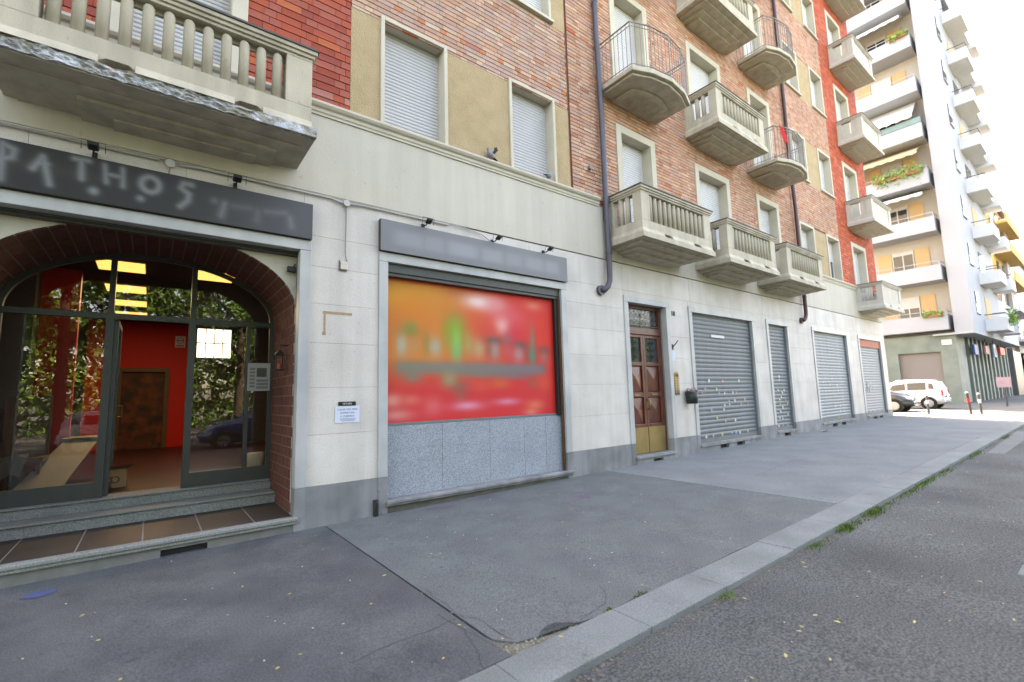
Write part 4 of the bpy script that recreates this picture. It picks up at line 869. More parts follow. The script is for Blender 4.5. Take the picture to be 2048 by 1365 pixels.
# ------------------------------------------------------------------ balconies
def stone_balcony(mat, front='balusters', broken=False, sides=3):
    w_, d_ = 2.57, .9; mb = MB()
    if not broken: mb.box(0, w_, -d_, 0, 0, .105)
    else: mb.box(0, w_, -d_+.06, 0, 0, .105)
    if broken: mb.box(.10, w_-.10, -d_+.28, 0, -.018, -.0005); mb.box(.55, w_-.32, -d_+.46, 0, -.06, -.0185); mb.box(.8, w_-.5, -d_+.66, 0, -.085, -.0605)
    else: mb.box(.16, w_-.16, -d_+.16, 0, -.042, -.0005); mb.box(.32, w_-.32, -d_+.36, 0, -.085, -.0425); mb.box(.46, w_-.46, -d_+.54, 0, -.125, -.0855)
    # drip moulding under the edge
    mb.box(.05, w_-.05, -d_+.05, -d_+.075, -.012, -.0005)
    slab = mb.build('balcony', mat, bld, bevel=.012)
    pi = .05; th_ = .13
    # parapet base band: flared foot + band, front one with two drain holes
    y0, y1 = -d_+pi, -d_+pi+th_
    bandz0, bandz1 = .107, .36
    holes = [(.33*w_-.13, .33*w_+.13), (.74*w_-.13, .74*w_+.13)]
    m2 = MB(); e = [pi]+[q for h in holes for q in h]+[w_-pi]
    for p, q in zip(e[0::2], e[1::2]): m2.box(p, q, y0, y1, bandz0, bandz1)
    for p, q in holes: m2.box(p, q, y0, y1, .185, bandz1); m2.add([(p,y0-.0,.185),(p+.05,y0,.185),(p,y0,.15),(p,y1,.185),(p+.05,y1,.185),(p,y1,.15)], [(0,2,1),(3,4,5),(1,2,5,4)]); m2.add([(q,y0,.185),(q-.05,y0,.185),(q,y0,.15),(q,y1,.185),(q-.05,y1,.185),(q,y1,.15)], [(0,1,2),(3,5,4),(1,4,5,2)])
    for s_ in (0, 1):
        xa, xb = (pi, pi+th_) if s_ == 0 else (w_-pi-th_, w_-pi)
        m2.box(xa, xb, y1+.0005, 0, bandz0, bandz1)
    # flare
    for (p, q) in ((pi, holes[0][0]), (holes[0][1], holes[1][0]), (holes[1][1], w_-pi)): m2.add([(p,y0,.20),(q,y0,.20),(q,y0-.045,.107),(p,y0-.045,.107)], [(0,3,2,1)])
    m2.add([(pi,y0,.20),(pi,0,.20),(pi-.045,0,.107),(pi-.045,y0-.045,.107)], [(0,1,2,3)]); m2.add([(pi,y0,.20),(pi-.045,y0-.045,.107),(pi,y0-.045,.107)], [(0,1,2)])
    m2.build('parapet_base', mat, slab)
    # corner piers
    pw = .27; zt_ = .91
    for xa in (pi, w_-pi-pw): MB().box(xa, xa+pw, y0, y0+th_+.07, bandz1+.0005, zt_).build('corner_pier', mat, slab, bevel=.008)
    for s_ in (0, 1):
        xa, xb = (pi, pi+th_) if s_ == 0 else (w_-pi-th_, w_-pi)
        MB().box(xa, xb, -.16, 0, bandz1+.0005, zt_).build('wall_pier', mat, slab)
        ya, yb = y0+th_+.07, -.16; nb_ = sides-1
        if sides:
            for k in range(nb_):
                yc = ya+(yb-ya)*(k+1)/(nb_+1); MB().cyl(((xa+xb)/2, yc, bandz1), .052, zt_-bandz1, 10).build('baluster', mat, slab, smooth=True)
        else:
            MB().box(xa+.02, xb-.02, ya, ya+.16, bandz1, zt_).build('side_panel', mat, slab)
    if front == 'balusters':
        n_ = 12; a_, b_ = pi+pw, w_-pi-pw
        q = MB().tube([(0,0,bandz1),(0,0,zt_-.09),(0,-.004,zt_-.04),(0,.02,zt_)], [.05,.05,.046,.03], 10)
        me = bpy.data.meshes.new('baluster'); me.from_pydata(q.v, [], q.f); me.materials.append(mat); me.polygons.foreach_set('use_smooth', [True]*len(me.polygons))
        for k in range(n_):
            o = bpy.data.objects.new('baluster', me); col.objects.link(o); o.parent = slab; o.location = (a_+(b_-a_)*(k+.5)/n_, y0+.07, 0)
        MB().box(a_, b_, y0+.1, y1, zt_-.05, zt_).build('rail_backing', mat, slab)
    else:
        a_, b_ = pi+pw, w_-pi-pw; MB().box(a_, b_, y0+.03, y1-.02, bandz1, zt_-.0005).build('front_panel', mat, slab)
    r_ = MB()
    for (z0_, z1_, ov) in ((.9105,.945,.0),(.9455,.985,.022),(.9855,1.03,.045)):
        r_.box(pi-ov, w_-pi+ov, y0-ov, y1+.05, z0_, z1_); r_.box(pi-ov, pi+th_+.03, y1+.0505, 0, z0_, z1_); r_.box(w_-pi-th_-.03, w_-pi+ov, y1+.0505, 0, z0_, z1_)
    r_.build('hand_rail', mat, slab, bevel=.006)
    f_ = MB(); ov = .06; f_.box(pi-ov, w_-pi+ov, y0-ov, y1+.05, 1.0305, 1.052); f_.box(pi-ov, pi+th_+.03, y1+.0505, 0, 1.0305, 1.052); f_.box(w_-pi-th_-.03, w_-pi+ov, y1+.0505, 0, 1.0305, 1.052); f_.build('flashing', m_lead, slab)
    if broken:
        # crumbling front edge
        nx, nz = 240, 9; mb = MB()
        for j in range(nz):
            for i in range(nx):
                x = w_*i/(nx-1); z = .105*(1-j/(nz-1)); dmg = max(0, min(1, (2.15-x)/.4)); nv = mnoise.noise(Vector((x*9, z*30, 3)))+.6*mnoise.noise(Vector((x*26, z*70, 9)))
                y = -d_+dmg*(.022+.03*nv+ (.03 if j > nz*.5 else 0)*mnoise.noise(Vector((x*5, 1, 1))))
                if j in (0, nz-1): y = max(y, -d_+.0)
                mb.v.append((x, y, z+dmg*.012*mnoise.noise(Vector((x*14, 7, z*9)))))
        for j in range(nz-1):
            for i in range(nx-1): mb.f.append((j*nx+i, (j+1)*nx+i, (j+1)*nx+i+1, j*nx+i+1))
        base = len(mb.v)
        for j in (0, nz-1):
            for i in range(nx): mb.v.append((w_*i/(nx-1), -d_+.075, .105 if j == 0 else 0))
        for i in range(nx-1): mb.f.append((i, i+1, base+i+1, base+i)); mb.f.append(((nz-1)*nx+i+1, (nz-1)*nx+i, base+nx+i, base+nx+i+1))
        mb.box(w_-.001, w_, -d_, -d_+.06, 0, .105)
        e = mb.build('broken_edge', m_rubble, slab); e['label'] = 'crumbling front edge of the balcony slab with peeling layers'
    return slab
pA = stone_balcony(m_conc, broken=True); pA.location = (-1.24, 0, FL[0]); pA['label'] = 'stone balcony with crumbling slab edge over the dark sign'
p0 = stone_balcony(m_conc); p0.location = (7.21, 0, FL[0])
for i, (x, fl) in enumerate([(10.42, 0), (13.6, 0), (10.42, 1), (10.42, 2), (10.42, 3)]):
    c = copy_tree(p0, bld); c.location = (x, 0, FL[fl])
pR = stone_balcony(m_conc_w, front='panel'); pR.location = (21.95, 0, FL[0])
pR2 = stone_balcony(m_conc_w, front='panel', sides=0); pR2.location = (21.9, 0, FL[1])
for fl in (2, 3, 4): c = copy_tree(pR2, bld); c.location = (21.9, 0, FL[fl])
def iron_balcony():
    w_ = 2.03; poly = [(0,0),(0,-.86),(.45,-1.03),(1.0,-1.1),(1.55,-1.03),(w_,-.86),(w_,0)]
    ins = lambda k_: [(1.015+(x-1.015)*k_, y*k_) for x, y in poly]
    slab = MB().prism(poly, 0, .1).prism(ins(.93), -.05, -.0005).prism(ins(.62), -.1, -.0505).build('balcony', m_conc, bld, bevel=.01)
    rp = [(x*.97+.03, y*.965) for x, y in poly]; rl = MB(); tot = 0
    rl.tube([(x,y,1.07) for x, y in rp], .016, 6); rl.tube([(x,y,.98) for x, y in rp], .009, 5); rl.tube([(x,y,.16) for x, y in rp], .010, 5)
    for (xa, ya), (xb, yb) in zip(rp[:-1], rp[1:]):
        L = math.hypot(xb-xa, yb-ya); n_ = max(1, int(L/.10))
        for k in range(n_): rl.tube([(xa+(xb-xa)*k/n_, ya+(yb-ya)*k/n_, .1), (xa+(xb-xa)*k/n_, ya+(yb-ya)*k/n_, 1.07)], .0075 if k else .012, 5, caps=False)
    rl.build('railing', m_iron, slab)
    rb = MB()
    for k in range(14): x = .52+k*.075; rb.box(x, x+.02, -.55, -.12, -.112, -.1005)
    rb.build('soffit_ribs', m_conc, slab)
    return slab
q0 = iron_balcony(); q0.location = (7.23, 0, FL[1]-.02); q0['label'] = 'rounded iron railed balcony beside the first drainpipe'
for x, fl in [(13.62, 1), (13.62, 2), (7.23, 2), (13.62, 3)]: c = copy_tree(q0, bld); c.location = (x, 0, FL[fl]-.02); c.pop('label', None) if hasattr(c, 'pop') else None
for o in bld.children:
    if o.name.startswith('balcony.') and o.get('label') and o not in (pA, q0): del o['label']
mb = MB(); nn = 12
for i in range(nn):
    for j in range(8): mb.v.append((13.75+.35*i/(nn-1), -.93-.02*math.sin(i*1.9)-.01*j, FL[1]+1.06-.07*j))
for i in range(nn-1):
    for j in range(7): mb.f.append((i*8+j, (i+1)*8+j, (i+1)*8+j+1, i*8+j+1))
tag(mb.build('red_cloth', m_redcloth), 'red cloth hanging inside an iron railed balcony near the second drainpipe', 'cloth')

# ------------------------------------------------------------------ drainpipes
def drain(x, zt_, zl, mat, lab, kx=-.28):
    r = empty('drainpipe', (x, -.08, zl)); tag(r, lab, 'drainpipe', 'drainpipes on the brick front'); h = zt_-zl
    MB().tube([(0,0,h),(0,0,h*.28+.3),(0,-.03,h*.2),(0,-.03,.32),(-.01,-.03,.2),(-.06,-.02,.08),(-.14,0,.01),(-.2,.03,0)], .058, 12).build('pipe', mat, r, smooth=True)
    MB().cyl((-.2,.075,0), .10, -.06, 16, 'y').build('wall_flange', mat, r)
    for z in (.75, h*.33, h*.6, h*.85):
        MB().cyl((0, 0 if z > 2 else -.03, z), .068, .045, 12).build('pipe_collar', m_iron if z > 2 else mat, r)
    return r
drain(7.12, TOP, 3.5, m_pipe, 'dark grey drainpipe left of the first shuttered balcony, ending above the door')
drain(16.6, TOP, 3.62, m_pipe2, 'dark brown drainpipe between the last stone balcony and the window pair')
tag(MB().cyl((6.78,-.07,6.0), .05, .07, 12, 'y').tube([(6.82,-.04,6.02),(6.95,-.05,6.06),(7.06,-.06,6.08)], .008, 5).build('wall_lamp_box', m_iron), 'small round fitting on the brick wall left of the first drainpipe', 'fitting')
# pigeons on the string course
def pigeon(loc, rz, lab, wings):
    r = empty('pigeon', loc, rz); tag(r, lab, 'pigeon', 'pigeons on the ledge')
    r.scale = (.8,.8,.8)
    pth = [(-.10,0,.075),(-.06,0,.085),(0,0,.095),(.05,0,.11),(.085,0,.14),(.10,0,.175),(.115,0,.195),(.135,0,.197),(.16,0,.188)]
    MB().tube(pth, [.012,.04,.062,.058,.036,.024,.026,.020,.003], 10).build('body', m_pig, r, smooth=True)
    MB().add([(-.08,-.03,.08),(-.08,.03,.08),(-.2,.035,.045),(-.2,-.035,.045),(-.08,-.03,.07),(-.08,.03,.07),(-.2,.035,.04),(-.2,-.035,.04)], [(0,1,2,3),(7,6,5,4),(0,3,7,4),(1,5,6,2),(2,6,7,3)]).build('tail', m_pigd, r)
    for s_ in (-1, 1):
        if wings: MB().add([(.04,s_*.05,.13),(-.05,s_*.05,.12),(-.13,s_*.09,.23),(-.06,s_*.11,.27),(.02,s_*.09,.22),(.0,s_*.075,.17)], [(0,1,2,5),(5,2,3,4)]).build('wing', m_pigd, r)
        else: MB().add([(.05,s_*.055,.12),(0,s_*.066,.10),(-.13,s_*.03,.075),(-.06,s_*.055,.12)], [(0,1,2,3)]).build('wing', m_pig, r)
        MB().tube([(.0,s_*.02,.05),(.0,s_*.02,.0)], .005, 5).build('leg', m_redcloth, r)
pigeon((4.33,-.05,5.43), R(200), 'pigeon with raised wings on the ledge between the two shuttered windows', True)
pigeon((5.62,-.05,5.43), R(20), 'grey pigeon sitting on the ledge at the second shuttered window', False)

# ------------------------------------------------------------------ fallen leaves
lv = [(.48,-1.33),(-.2,-1.81),(.79,-2.9),(.65,-2.97),(1.11,-2.69),(1.37,-2.52),(1.71,-3.29),(2.22,-1.85),(2.44,-1.34),(2.38,-.52),(2.09,-1.09),(1.54,-.38),(2.1,-3.79),(3.88,-1.94),(4.55,-2.6),(4.22,-3.31),(3.1,-3.65),(5.2,-.35),(4.61,-1.37),(3.23,-1.14)]
lr = [(4.15,-4.75),(3.63,-4.79),(3.12,-4.92),(4.49,-5.32),(3.98,-5.11),(5.36,-4.5),(5.41,-4.82),(6.61,-4.47),(6.25,-4.75),(4.74,-4.66),(4.16,-5.25),(4.48,-4.28)]
for i in range(34): lv.append((random.uniform(-.5,9), random.uniform(-3.6,-.3)))
for i in range(26): lr.append((random.uniform(1.5,12), random.uniform(-5.6,-4.2)))
q = MB().add([(-.5,0,0),(-.2,-.22,.06),(.25,-.2,.02),(.5,0,.08),(.2,.2,.05),(-.25,.2,0)], [(0,1,5),(1,2,4,5),(2,3,4)])
lm = bpy.data.meshes.new('fallen_leaf'); lm.from_pydata(q.v, [], q.f); lm.materials.append(m_leaf)
def leafs(lst, dz, label, grp):
    for i, (x, y) in enumerate(lst):
        o = bpy.data.objects.new('fallen_leaf', lm); col.objects.link(o); s_ = random.uniform(.022,.045); o.scale = (s_, s_*random.uniform(.7,1.1), s_); o.location = (x, y, gz(x)+dz+.004); o.rotation_euler = (random.uniform(-.1,.1), random.uniform(-.1,.1), random.uniform(0,6.28)); tag(o, label, 'leaf', grp)
leafs(lv, 0, 'small pale yellow leaf fallen on the sidewalk', 'fallen leaves on the sidewalk'); leafs(lr, RZ, 'small pale yellow leaf fallen on the road', 'fallen leaves on the road')
tag(MB().add([(16.3,-.28,gz(16.3)+.003),(16.5,-.25,gz(16.3)+.02),(16.55,-.4,gz(16.3)+.004),(16.35,-.45,gz(16.3)+.03)], [(0,1,2,3)]).build('litter_paper', M('pink_paper', C(235,170,165), .8)), 'crumpled pink paper on the sidewalk between the shutters', 'litter')

# ------------------------------------------------------------------ vehicles
def car(name, loc, rz, paint, label, length=3.55, height=1.5, style='hatch', detail=True):
    r = empty(name, loc, rz); tag(r, label, 'car'); h = height; Lh = length/2; hw = .79
    # stations: x, z_bottom, z_belt, z_roof, half width at belt, half width at roof (x forward)
    st = [(-Lh,.34,.62,.66,.60,.58),(-Lh+.06,.28,.86,.92,.72,.66),(-Lh+.22,.25,.92,h-.16,.77,.60),(-Lh+.5,.24,.93,h-.02,.79,.60),(-Lh+1.2,.22,.92,h,.80,.61),(-Lh+1.9,.22,.90,h-.02,.80,.60),(-Lh+2.35,.22,.89,h-.22,.80,.60),(-Lh+2.75,.22,.88,.98,.79,.66),(-Lh+3.2,.24,.80,.86,.76,.62),(Lh-.05,.28,.60,.66,.68,.56),(Lh,.36,.52,.54,.58,.5)]
    mb = MB(); m_ = 9
    for (x, zb_, zl, zr, wb, wr) in st:
        prof = [(-wb*.93,zb_),(-wb,zb_+(zl-zb_)*.35),(-wb,zl-.05),(-wb*.97,zl),(-wr,zr-.04),(-wr*.8,zr),(0,zr+.012),(wr*.8,zr),(wr,zr-.04),(wb*.97,zl),(wb,zl-.05),(wb,zb_+(zl-zb_)*.35),(wb*.93,zb_)]
        mb.v += [(x, y, z) for y, z in prof]
    k_ = 13
    for i in range(len(st)-1):
        for j in range(k_-1): mb.f.append((i*k_+j, i*k_+j+1, (i+1)*k_+j+1, (i+1)*k_+j))
        mb.f.append((i*k_+k_-1, i*k_, (i+1)*k_, (i+1)*k_+k_-1))
    mb.f.append(tuple(range(k_))); e = (len(st)-1)*k_; mb.f.append(tuple(e+i for i in range(k_))[::-1])
    body = mb.build('body', paint, r, smooth=True)
    def interp(x):
        xs = [s[0] for s in st]; return [np.interp(x, xs, [s[i] for s in st]) for i in range(1, 6)]
    for s_ in (-1, 1):
        for (xa, xb, f0, f1) in ((-Lh+.36,-Lh+.58,.2,.74),(-Lh+.68,-Lh+1.45,.12,.8),(-Lh+1.53,-Lh+2.3,.12,.76)):
            v = []
            for (x, f_) in ((xa,f0),(xb,f0),(xb-(.0 if xb < -Lh+2 else .22),f1),(xa+(.06 if xa < -Lh+.5 else 0),f1)):
                zb_, zl, zr, wb, wr = interp(x); z = zl+(zr-.04-zl)*f_; y = (wb*.97+(wr-wb*.97)*f_)+.016; v.append((x, s_*y, z))
            MB().add(v, [(0,1,2,3)] if s_ < 0 else [(3,2,1,0)]).build('side_window', m_dkglass, body)
        for x in (-Lh+.62, Lh-.68):
            wl = MB().tube([(x, s_*(hw-.17), .29),(x, s_*(hw+.015), .29)], .29, 20).build('wheel', m_tyre, r)
            MB().tube([(x, s_*(hw+.016), .29),(x, s_*(hw+.026), .29)], [.20,.17], 16).build('rim', m_rim, wl)
            MB().tube([(x, s_*(hw-.2), .30),(x, s_*(hw+.008), .30)], .335, 20).build('wheel_arch', m_black, r)
        MB().box(-Lh+.02,-Lh+.1, s_*.68-.05, s_*.68+.05, .68, .98).build('tail_light', m_taill, r, bevel=.02); MB().box(Lh-.28,Lh-.08, s_*.6-.1, s_*.6+.1, .58, .70).build('headlight', m_headl, r, bevel=.03)
        MB().box(-Lh+2.2,-Lh+2.35, s_*.86-.06, s_*.86+.06, .92, 1.04).build('wing_mirror', paint, r, bevel=.02)
    def cross(xa, fa, xb, fb, nm):
        v = []
        for (x, f_) in ((xa,fa),(xb,fb)):
            zb_, zl, zr, wb, wr = interp(x); v.append((x, zr+.012, wr*.86))
        n_ = 1 if xa > 0 else -1
        MB().add([(v[0][0]+.01*n_,-v[0][2],v[0][1]),(v[0][0]+.01*n_,v[0][2],v[0][1]),(v[1][0]+.01*n_,v[1][2],v[1][1]),(v[1][0]+.01*n_,-v[1][2],v[1][1])], [(0,1,2,3)]).build(nm, m_dkglass, body)
    cross(-Lh+2.68,0,-Lh+2.02,1,'windscreen'); cross(-Lh+.085,0,-Lh+.25,1,'rear_window')
    MB().box(-Lh-.02,-Lh+.06,-.66,.66,.34,.54).build('rear_bumper', paint, r, bevel=.03); MB().box(Lh-.06,Lh+.02,-.6,.6,.34,.5).build('front_bumper', paint, r, bevel=.03)
    MB().box(-Lh-.026,-Lh-.021,-.24,.24,.40,.5).build('number_plate', m_white, r)
    return r
GZ2 = gz(30)+RZ
car('parked_car', (32.9, 1.35, GZ2), R(90), m_cwhite, 'white compact hatchback parked in the cross street before the garage', 3.55, 1.54)
car('parked_car', (28.9, 1.85, GZ2), R(-90), m_cdark, 'dark car whose nose shows behind the building corner', 3.7, 1.4)
car('parked_car', (3.2, -10.4, -.08), R(180), m_cblue, 'blue car parked across the street, mirrored in the right glass pane', 3.7, 1.42)
car('parked_car', (-.6, -13.2, -.08), R(0), m_cred, 'silver car parked under the trees, mirrored in the shop glass', 3.7, 1.42)
# street posts
def post(loc, h, lab, lean=(0,0), red=True):
    r = empty('street_post', loc); tag(r, lab, 'post'); MB().tube([(0,0,0),(lean[0]*h,lean[1]*h,h)], .04, 10).build('shaft', m_pipe if not red else m_pipe2, r); MB().tube([(lean[0]*h*.55,lean[1]*h*.55,h*.55),(lean[0]*h*.75,lean[1]*h*.75,h*.75)], .046, 10).build('reflective_band', m_redsign if red else m_white, r); MB().tube([(lean[0]*h,lean[1]*h,h),(lean[0]*h,lean[1]*h,h+.05)], [.055,.02], 10).build('cap', m_white, r)
post((25.7,-1.02,gz(25.5)), .78, 'thin leaning street post in front of the white car', (.08,.02), False)
post((26.1,-2.24,gz(25.5)), .86, 'reddish street post with white top right of the white car', (-.1,.04))
post((26.4,-2.5,gz(25.5)), .8, 'dark street post directly behind the reddish one', (-.05,.02), False)
sp = empty('sign_post', (36.0,-2.2,GZ2)); tag(sp, 'low sign post with pale panel in front of the dark arcade', 'sign'); MB().tube([(0,0,0),(0,.0,1.0)], .045, 8).build('shaft', m_pipe, sp); MB().box(-.03,.03,-.28,.28,1.0,1.55).build('panel', M('faded_panel', C(200,170,178), .6, .1, 4), sp, bevel=.01)

# ------------------------------------------------------------------ white tower block across the side street
tw = empty('tower_block', (41, 0, GZ2)); tag(tw, 'tall white tower block with balconies and green stone ground floor', 'building')
def T_(mb): mb.v = [(p[0]-41, p[1], p[2]-GZ2) for p in mb.v]; return mb
TB = 4.75; TT = 30.6; SH = 3.32
T_(MB().box(42.6, 53, -.7, 15, TB, TT).box(41, 42.599, -.7, .2, TB, TT)).build('wall', m_twhite, tw)
T_(MB().box(42.4, 42.599, .2005, 15, TB, TT)).build('loggia_wall', m_twarm, tw)
T_(MB().box(40.8, 53.3, -.9, 15.2, TT, TT+.4)).build('roof', m_twhite, tw)
wall_g = MB().box(41.25, 41.6, .25, 1.05, 0, TB).box(41.25, 41.6, 3.3, 15, 0, TB).box(41.25, 41.6, 1.05, 3.3, 3.6, TB).box(41.6005, 44.0, .25, .6, 0, TB)
T_(wall_g).build('ground_floor_wall', m_tgreen, tw); gd = T_(MB().box(41.45, 41.55, 1.05, 3.3, 0, 3.6)).build('garage_door', m_tgarage, tw)
mb = MB()
for k in range(3): mb.tube([(41.44, 1.4+.5*k+.12*math.cos(j*.9), 1.35+.14*math.sin(j*1.7)+.02*j) for j in range(12)], .016, 4)
T_(mb).build('graffiti', M('grey_graffiti', C(100,100,120), .7), gd)
T_(MB().box(41.2, 41.245, .45, .95, 4.0, 4.35)).build('street_sign', m_white, tw)
T_(MB().box(41.6, 64, 1.3, 1.5, 0, TB)).build('shop_glazing', m_shopdark, tw)
for x in (44.6, 46.0, 47.6, 49.2, 50.8, 52.4, 54.2, 56, 58, 60, 61.6): T_(MB().box(x, x+.5, .15, .7, 0, TB-.121)).build('column', m_tgreen, tw)
for k in range(8):
    z0_ = 4.98+SH*k
    bal = T_(MB().box(40.75, 42.39, .42, 15, z0_, z0_+.22).box(40.75, 40.92, .42, 15, z0_+.2201, z0_+1.02).box(40.921, 42.39, .42, .56, z0_+.2201, z0_+1.02)).build('balcony', m_twhite, tw)
    T_(MB().tube([(40.83, 15, z0_+1.28),(40.83, .48, z0_+1.28),(42.3,.48,z0_+1.28)], .022, 6).tube([(40.83, .48, z0_+1.0),(40.83,.48,z0_+1.28)], .02, 5).tube([(40.83, 3, z0_+1.0),(40.83,3,z0_+1.28)], .02, 5)).build('railing', m_tgrey, bal)
    # window with shutter panels
    zz = z0_+.22
    wn = T_(MB().box(42.33, 42.399, 2.05, 3.15, zz+.05, zz+2.35)).build('window', m_dkglass, tw)
    T_(MB().box(42.31, 42.329, 2.05, 3.15, zz+(1.6 if k in (0,3,5) else 2.15), zz+2.4)).build('roller_blind', m_blind2, wn)
    T_(MB().box(42.30, 42.33, 2.57, 2.63, zz+.05, zz+2.3).box(42.30, 42.33, 2.0, 2.05, zz+.05, zz+2.4).box(42.30, 42.33, 3.15, 3.2, zz+.05, zz+2.4)).build('casement', m_white, wn)
    for ya, yb in ((1.15, 1.95), (3.25, 4.05)): T_(MB().box(42.34, 42.398, ya, yb, zz+.02, zz+2.42)).build('shutter_panel', m_torange, wn)
    # awnings on some floors
    if k in (2, 3, 4, 6):
        aw = MB(); n_ = 16; drop = {2:.55, 3:.9, 4:1.6, 6:.8}[k]; zt_ = z0_+SH-.02
        for i in range(n_):
            ya, yb = .8+i*.55, .8+(i+1)*.55
            aw.add([(42.3,ya,zt_),(42.3,yb,zt_),(40.5,yb,zt_-drop),(40.5,ya,zt_-drop),(40.5,yb,zt_-drop-.18),(40.5,(ya+yb)/2,zt_-drop-.25),(40.5,ya,zt_-drop-.18)], [(0,1,2,3),(3,2,4,5,6)])
        T_(aw).build('awning', m_awn2 if k == 3 else m_awn, tw)
    if k == 3:
        for n_ in range(3): pass
    if k == 4: T_(MB().box(40.7, 40.745, .42, 9, z0_+1.03, z0_+1.42)).build('green_screen', m_teal, tw)
    # windows in the narrow end face and balconies along the street front
    wn = T_(MB().box(42.9, 43.9, -.74, -.7005, zz+.9, zz+2.3)).build('window', m_dkglass, tw); T_(MB().box(42.8, 44.0, -.78, -.7006, zz+.8, zz+.89)).build('sill', m_twhite, wn)
    T_(MB().box(42.9, 43.9, -.76, -.741, zz+1.5, zz+2.3)).build('roller_blind', m_blind, wn)
    for (xa, xb, yo, dz_) in ((45.6, 48.3, -1.75, 0), (48.7, 51.0, -1.45, .35), (51.2, 53.2, -1.75, .1)):
        fb = T_(MB().box(xa, xb, yo, -.7006, z0_+dz_, z0_+dz_+.24).box(xa, xb, yo, yo+.14, z0_+dz_+.2401, z0_+dz_+.85).box(xa, xa+.12, yo+.1401, -.7006, z0_+dz_+.2401, z0_+dz_+.85)).build('balcony', m_awn, tw)
        T_(MB().tube([(xa,-.71,z0_+dz_+1.15),(xa,yo+.05,z0_+dz_+1.15),(xb,yo+.05,z0_+dz_+1.15)], .03, 5)).build('railing', m_pipe, fb)
    T_(MB().box(46.6, 48.6, -.73, -.7007, zz+.05, zz+2.3)).build('balcony_door', m_dkglass if k % 2 else m_torange, tw)
T_(MB().box(53.001, 62, -.7, 10, TB, 8.0)).build('low_wing', m_tgrey, tw)
# overhang slab
T_(MB().box(40.98, 62.2, -.72, 1.3, TB-.12, TB-.0005)).build('overhang', m_tgrey, tw)
for (x, y, z, wd, hh, m_, l_) in [(45.0,-.1,3.4,1.3,.7,m_bluesign,'small blue shop sign under the overhang of the white tower'),(47.6,-.3,3.5,1.1,.6,M('pink_sign', C(225,160,155), .6),'pinkish shop sign under the overhang of the white tower'),(49.2,-.5,3.3,.9,.95,M('grey_sign', C(150,165,180), .5, .4, 3),'grey patterned sign hanging beside the red shop sign'),(51.0,-.7,3.5,2.2,.55,m_redsign,'bright red shop sign at the far end of the arcade')]:
    r = empty('hanging_sign', (x, y, z)); tag(r, l_, 'shop sign'); MB().box(-wd/2, wd/2, -.06, .06, 0, hh).build('panel', m_, r, bevel=.02); MB().tube([(0,0,hh),(0,0,TB-.12-z)], .02, 5).build('hanger', m_black, r)
# balcony plants on the tower
def plant(loc, n_, sx, sy, sz, lab):
    r = empty('balcony_plant', loc); tag(r, lab, 'plant'); MB().box(-.12,.12,-sy,sy,-.25,0).build('planter', M('terracotta', C(190,120,90), .8) if 'terracotta' not in bpy.data.materials else bpy.data.materials['terracotta'], r)
    mb = MB()
    for i in range(n_):
        c = Vector((random.gauss(-.1, sx), random.uniform(-sy*1.1, sy*1.1), random.gauss(-.05, sz))); s_ = random.uniform(.06,.13); a = Vector((random.gauss(0,1),random.gauss(0,1),random.gauss(0,1))).normalized()*s_; b_ = Vector((random.gauss(0,1),random.gauss(0,1),random.gauss(0,1))).normalized()*s_*.6
        t_ = np.array([.12,.24,.05])*random.uniform(.6,1.5); mb.add([c-a, c+b_, c+a, c-b_], [(0,1,2,3)], color=t_)
    mb.build('foliage', m_foliage, r)
plant((40.7, 2.0, 4.98+SH*3+1.1), 420, .16, 1.25, .25, 'trailing green balcony plants under the cream awning of the white tower')
plant((40.72, 1.0, 4.98+SH*6+1.15), 160, .12, .5, .15, 'small green plants on the top visible balcony of the white tower')
plant((40.72, 1.1, 4.98+1.15), 120, .1, .5, .12, 'red and green plants on the lowest balcony of the white tower')
plant((46.8, -1.95, 4.98+.9), 260, .5, .15, .3, 'leafy plants on the first street front balcony of the white tower')
# farther houses of the street
oc = empty('ochre_house', (69, 1.5, GZ2)); tag(oc, 'ochre house with stacked balconies beyond the white tower', 'building')
MB().box(-5, 6, -1.2, 10, 11.0, 19.5).build('upper_wall', m_ochre, oc); MB().box(-5, 6, -1.2, 10, 0, 10.999).build('lower_wall', M('grey_brown_render', C(160,140,124), .85, .1, 1), oc)
for k in range(5):
    z0_ = 5+2.9*k; b_ = MB().box(-4.6, 5, -2.4, -1.201, z0_, z0_+.25).box(-4.6, 5, -2.4, -2.3, z0_+.2501, z0_+1.0).build('balcony', m_ochre if k > 1 else m_tgrey, oc)
    for x in (-3.5, 0, 3.2): wn = MB().box(x, x+1.2, -1.25, -1.2005, z0_+.3, z0_+2.4).build('window', m_dkglass, oc)
MB().box(-5.3, 6.5, -1.5, -1.201, 0, 4.2).build('shop_front', m_shopdark, oc)
MB().box(-5.5, -5.301, -1.6, 3, 0, 4.4).build('shop_side', m_shopdark, oc)
MB().box(-5.02, -5.001, -1.0, .6, 5.5, 9.5).build('banner', m_violet, oc); MB().box(-5.3, 6.3, -1.6, 10.3, 19.5, 19.9).build('roof', m_pipe2, oc)
fh = empty('far_house', (90, 3, GZ2)); tag(fh, 'distant pale house closing the street on the right', 'building'); MB().box(-20, 30, -3.0, 10, 0, 15).build('wall', m_twarm, fh); MB().box(-20.3, 30.3, -3.3, 10, 15, 15.4).build('roof', m_pipe2, fh)
for k in range(4):
    for j in range(10): MB().box(-18+4.6*j, -16.6+4.6*j, -3.04, -3.001, 2+3.2*k, 4+3.2*k).build('window', m_dkglass, fh)

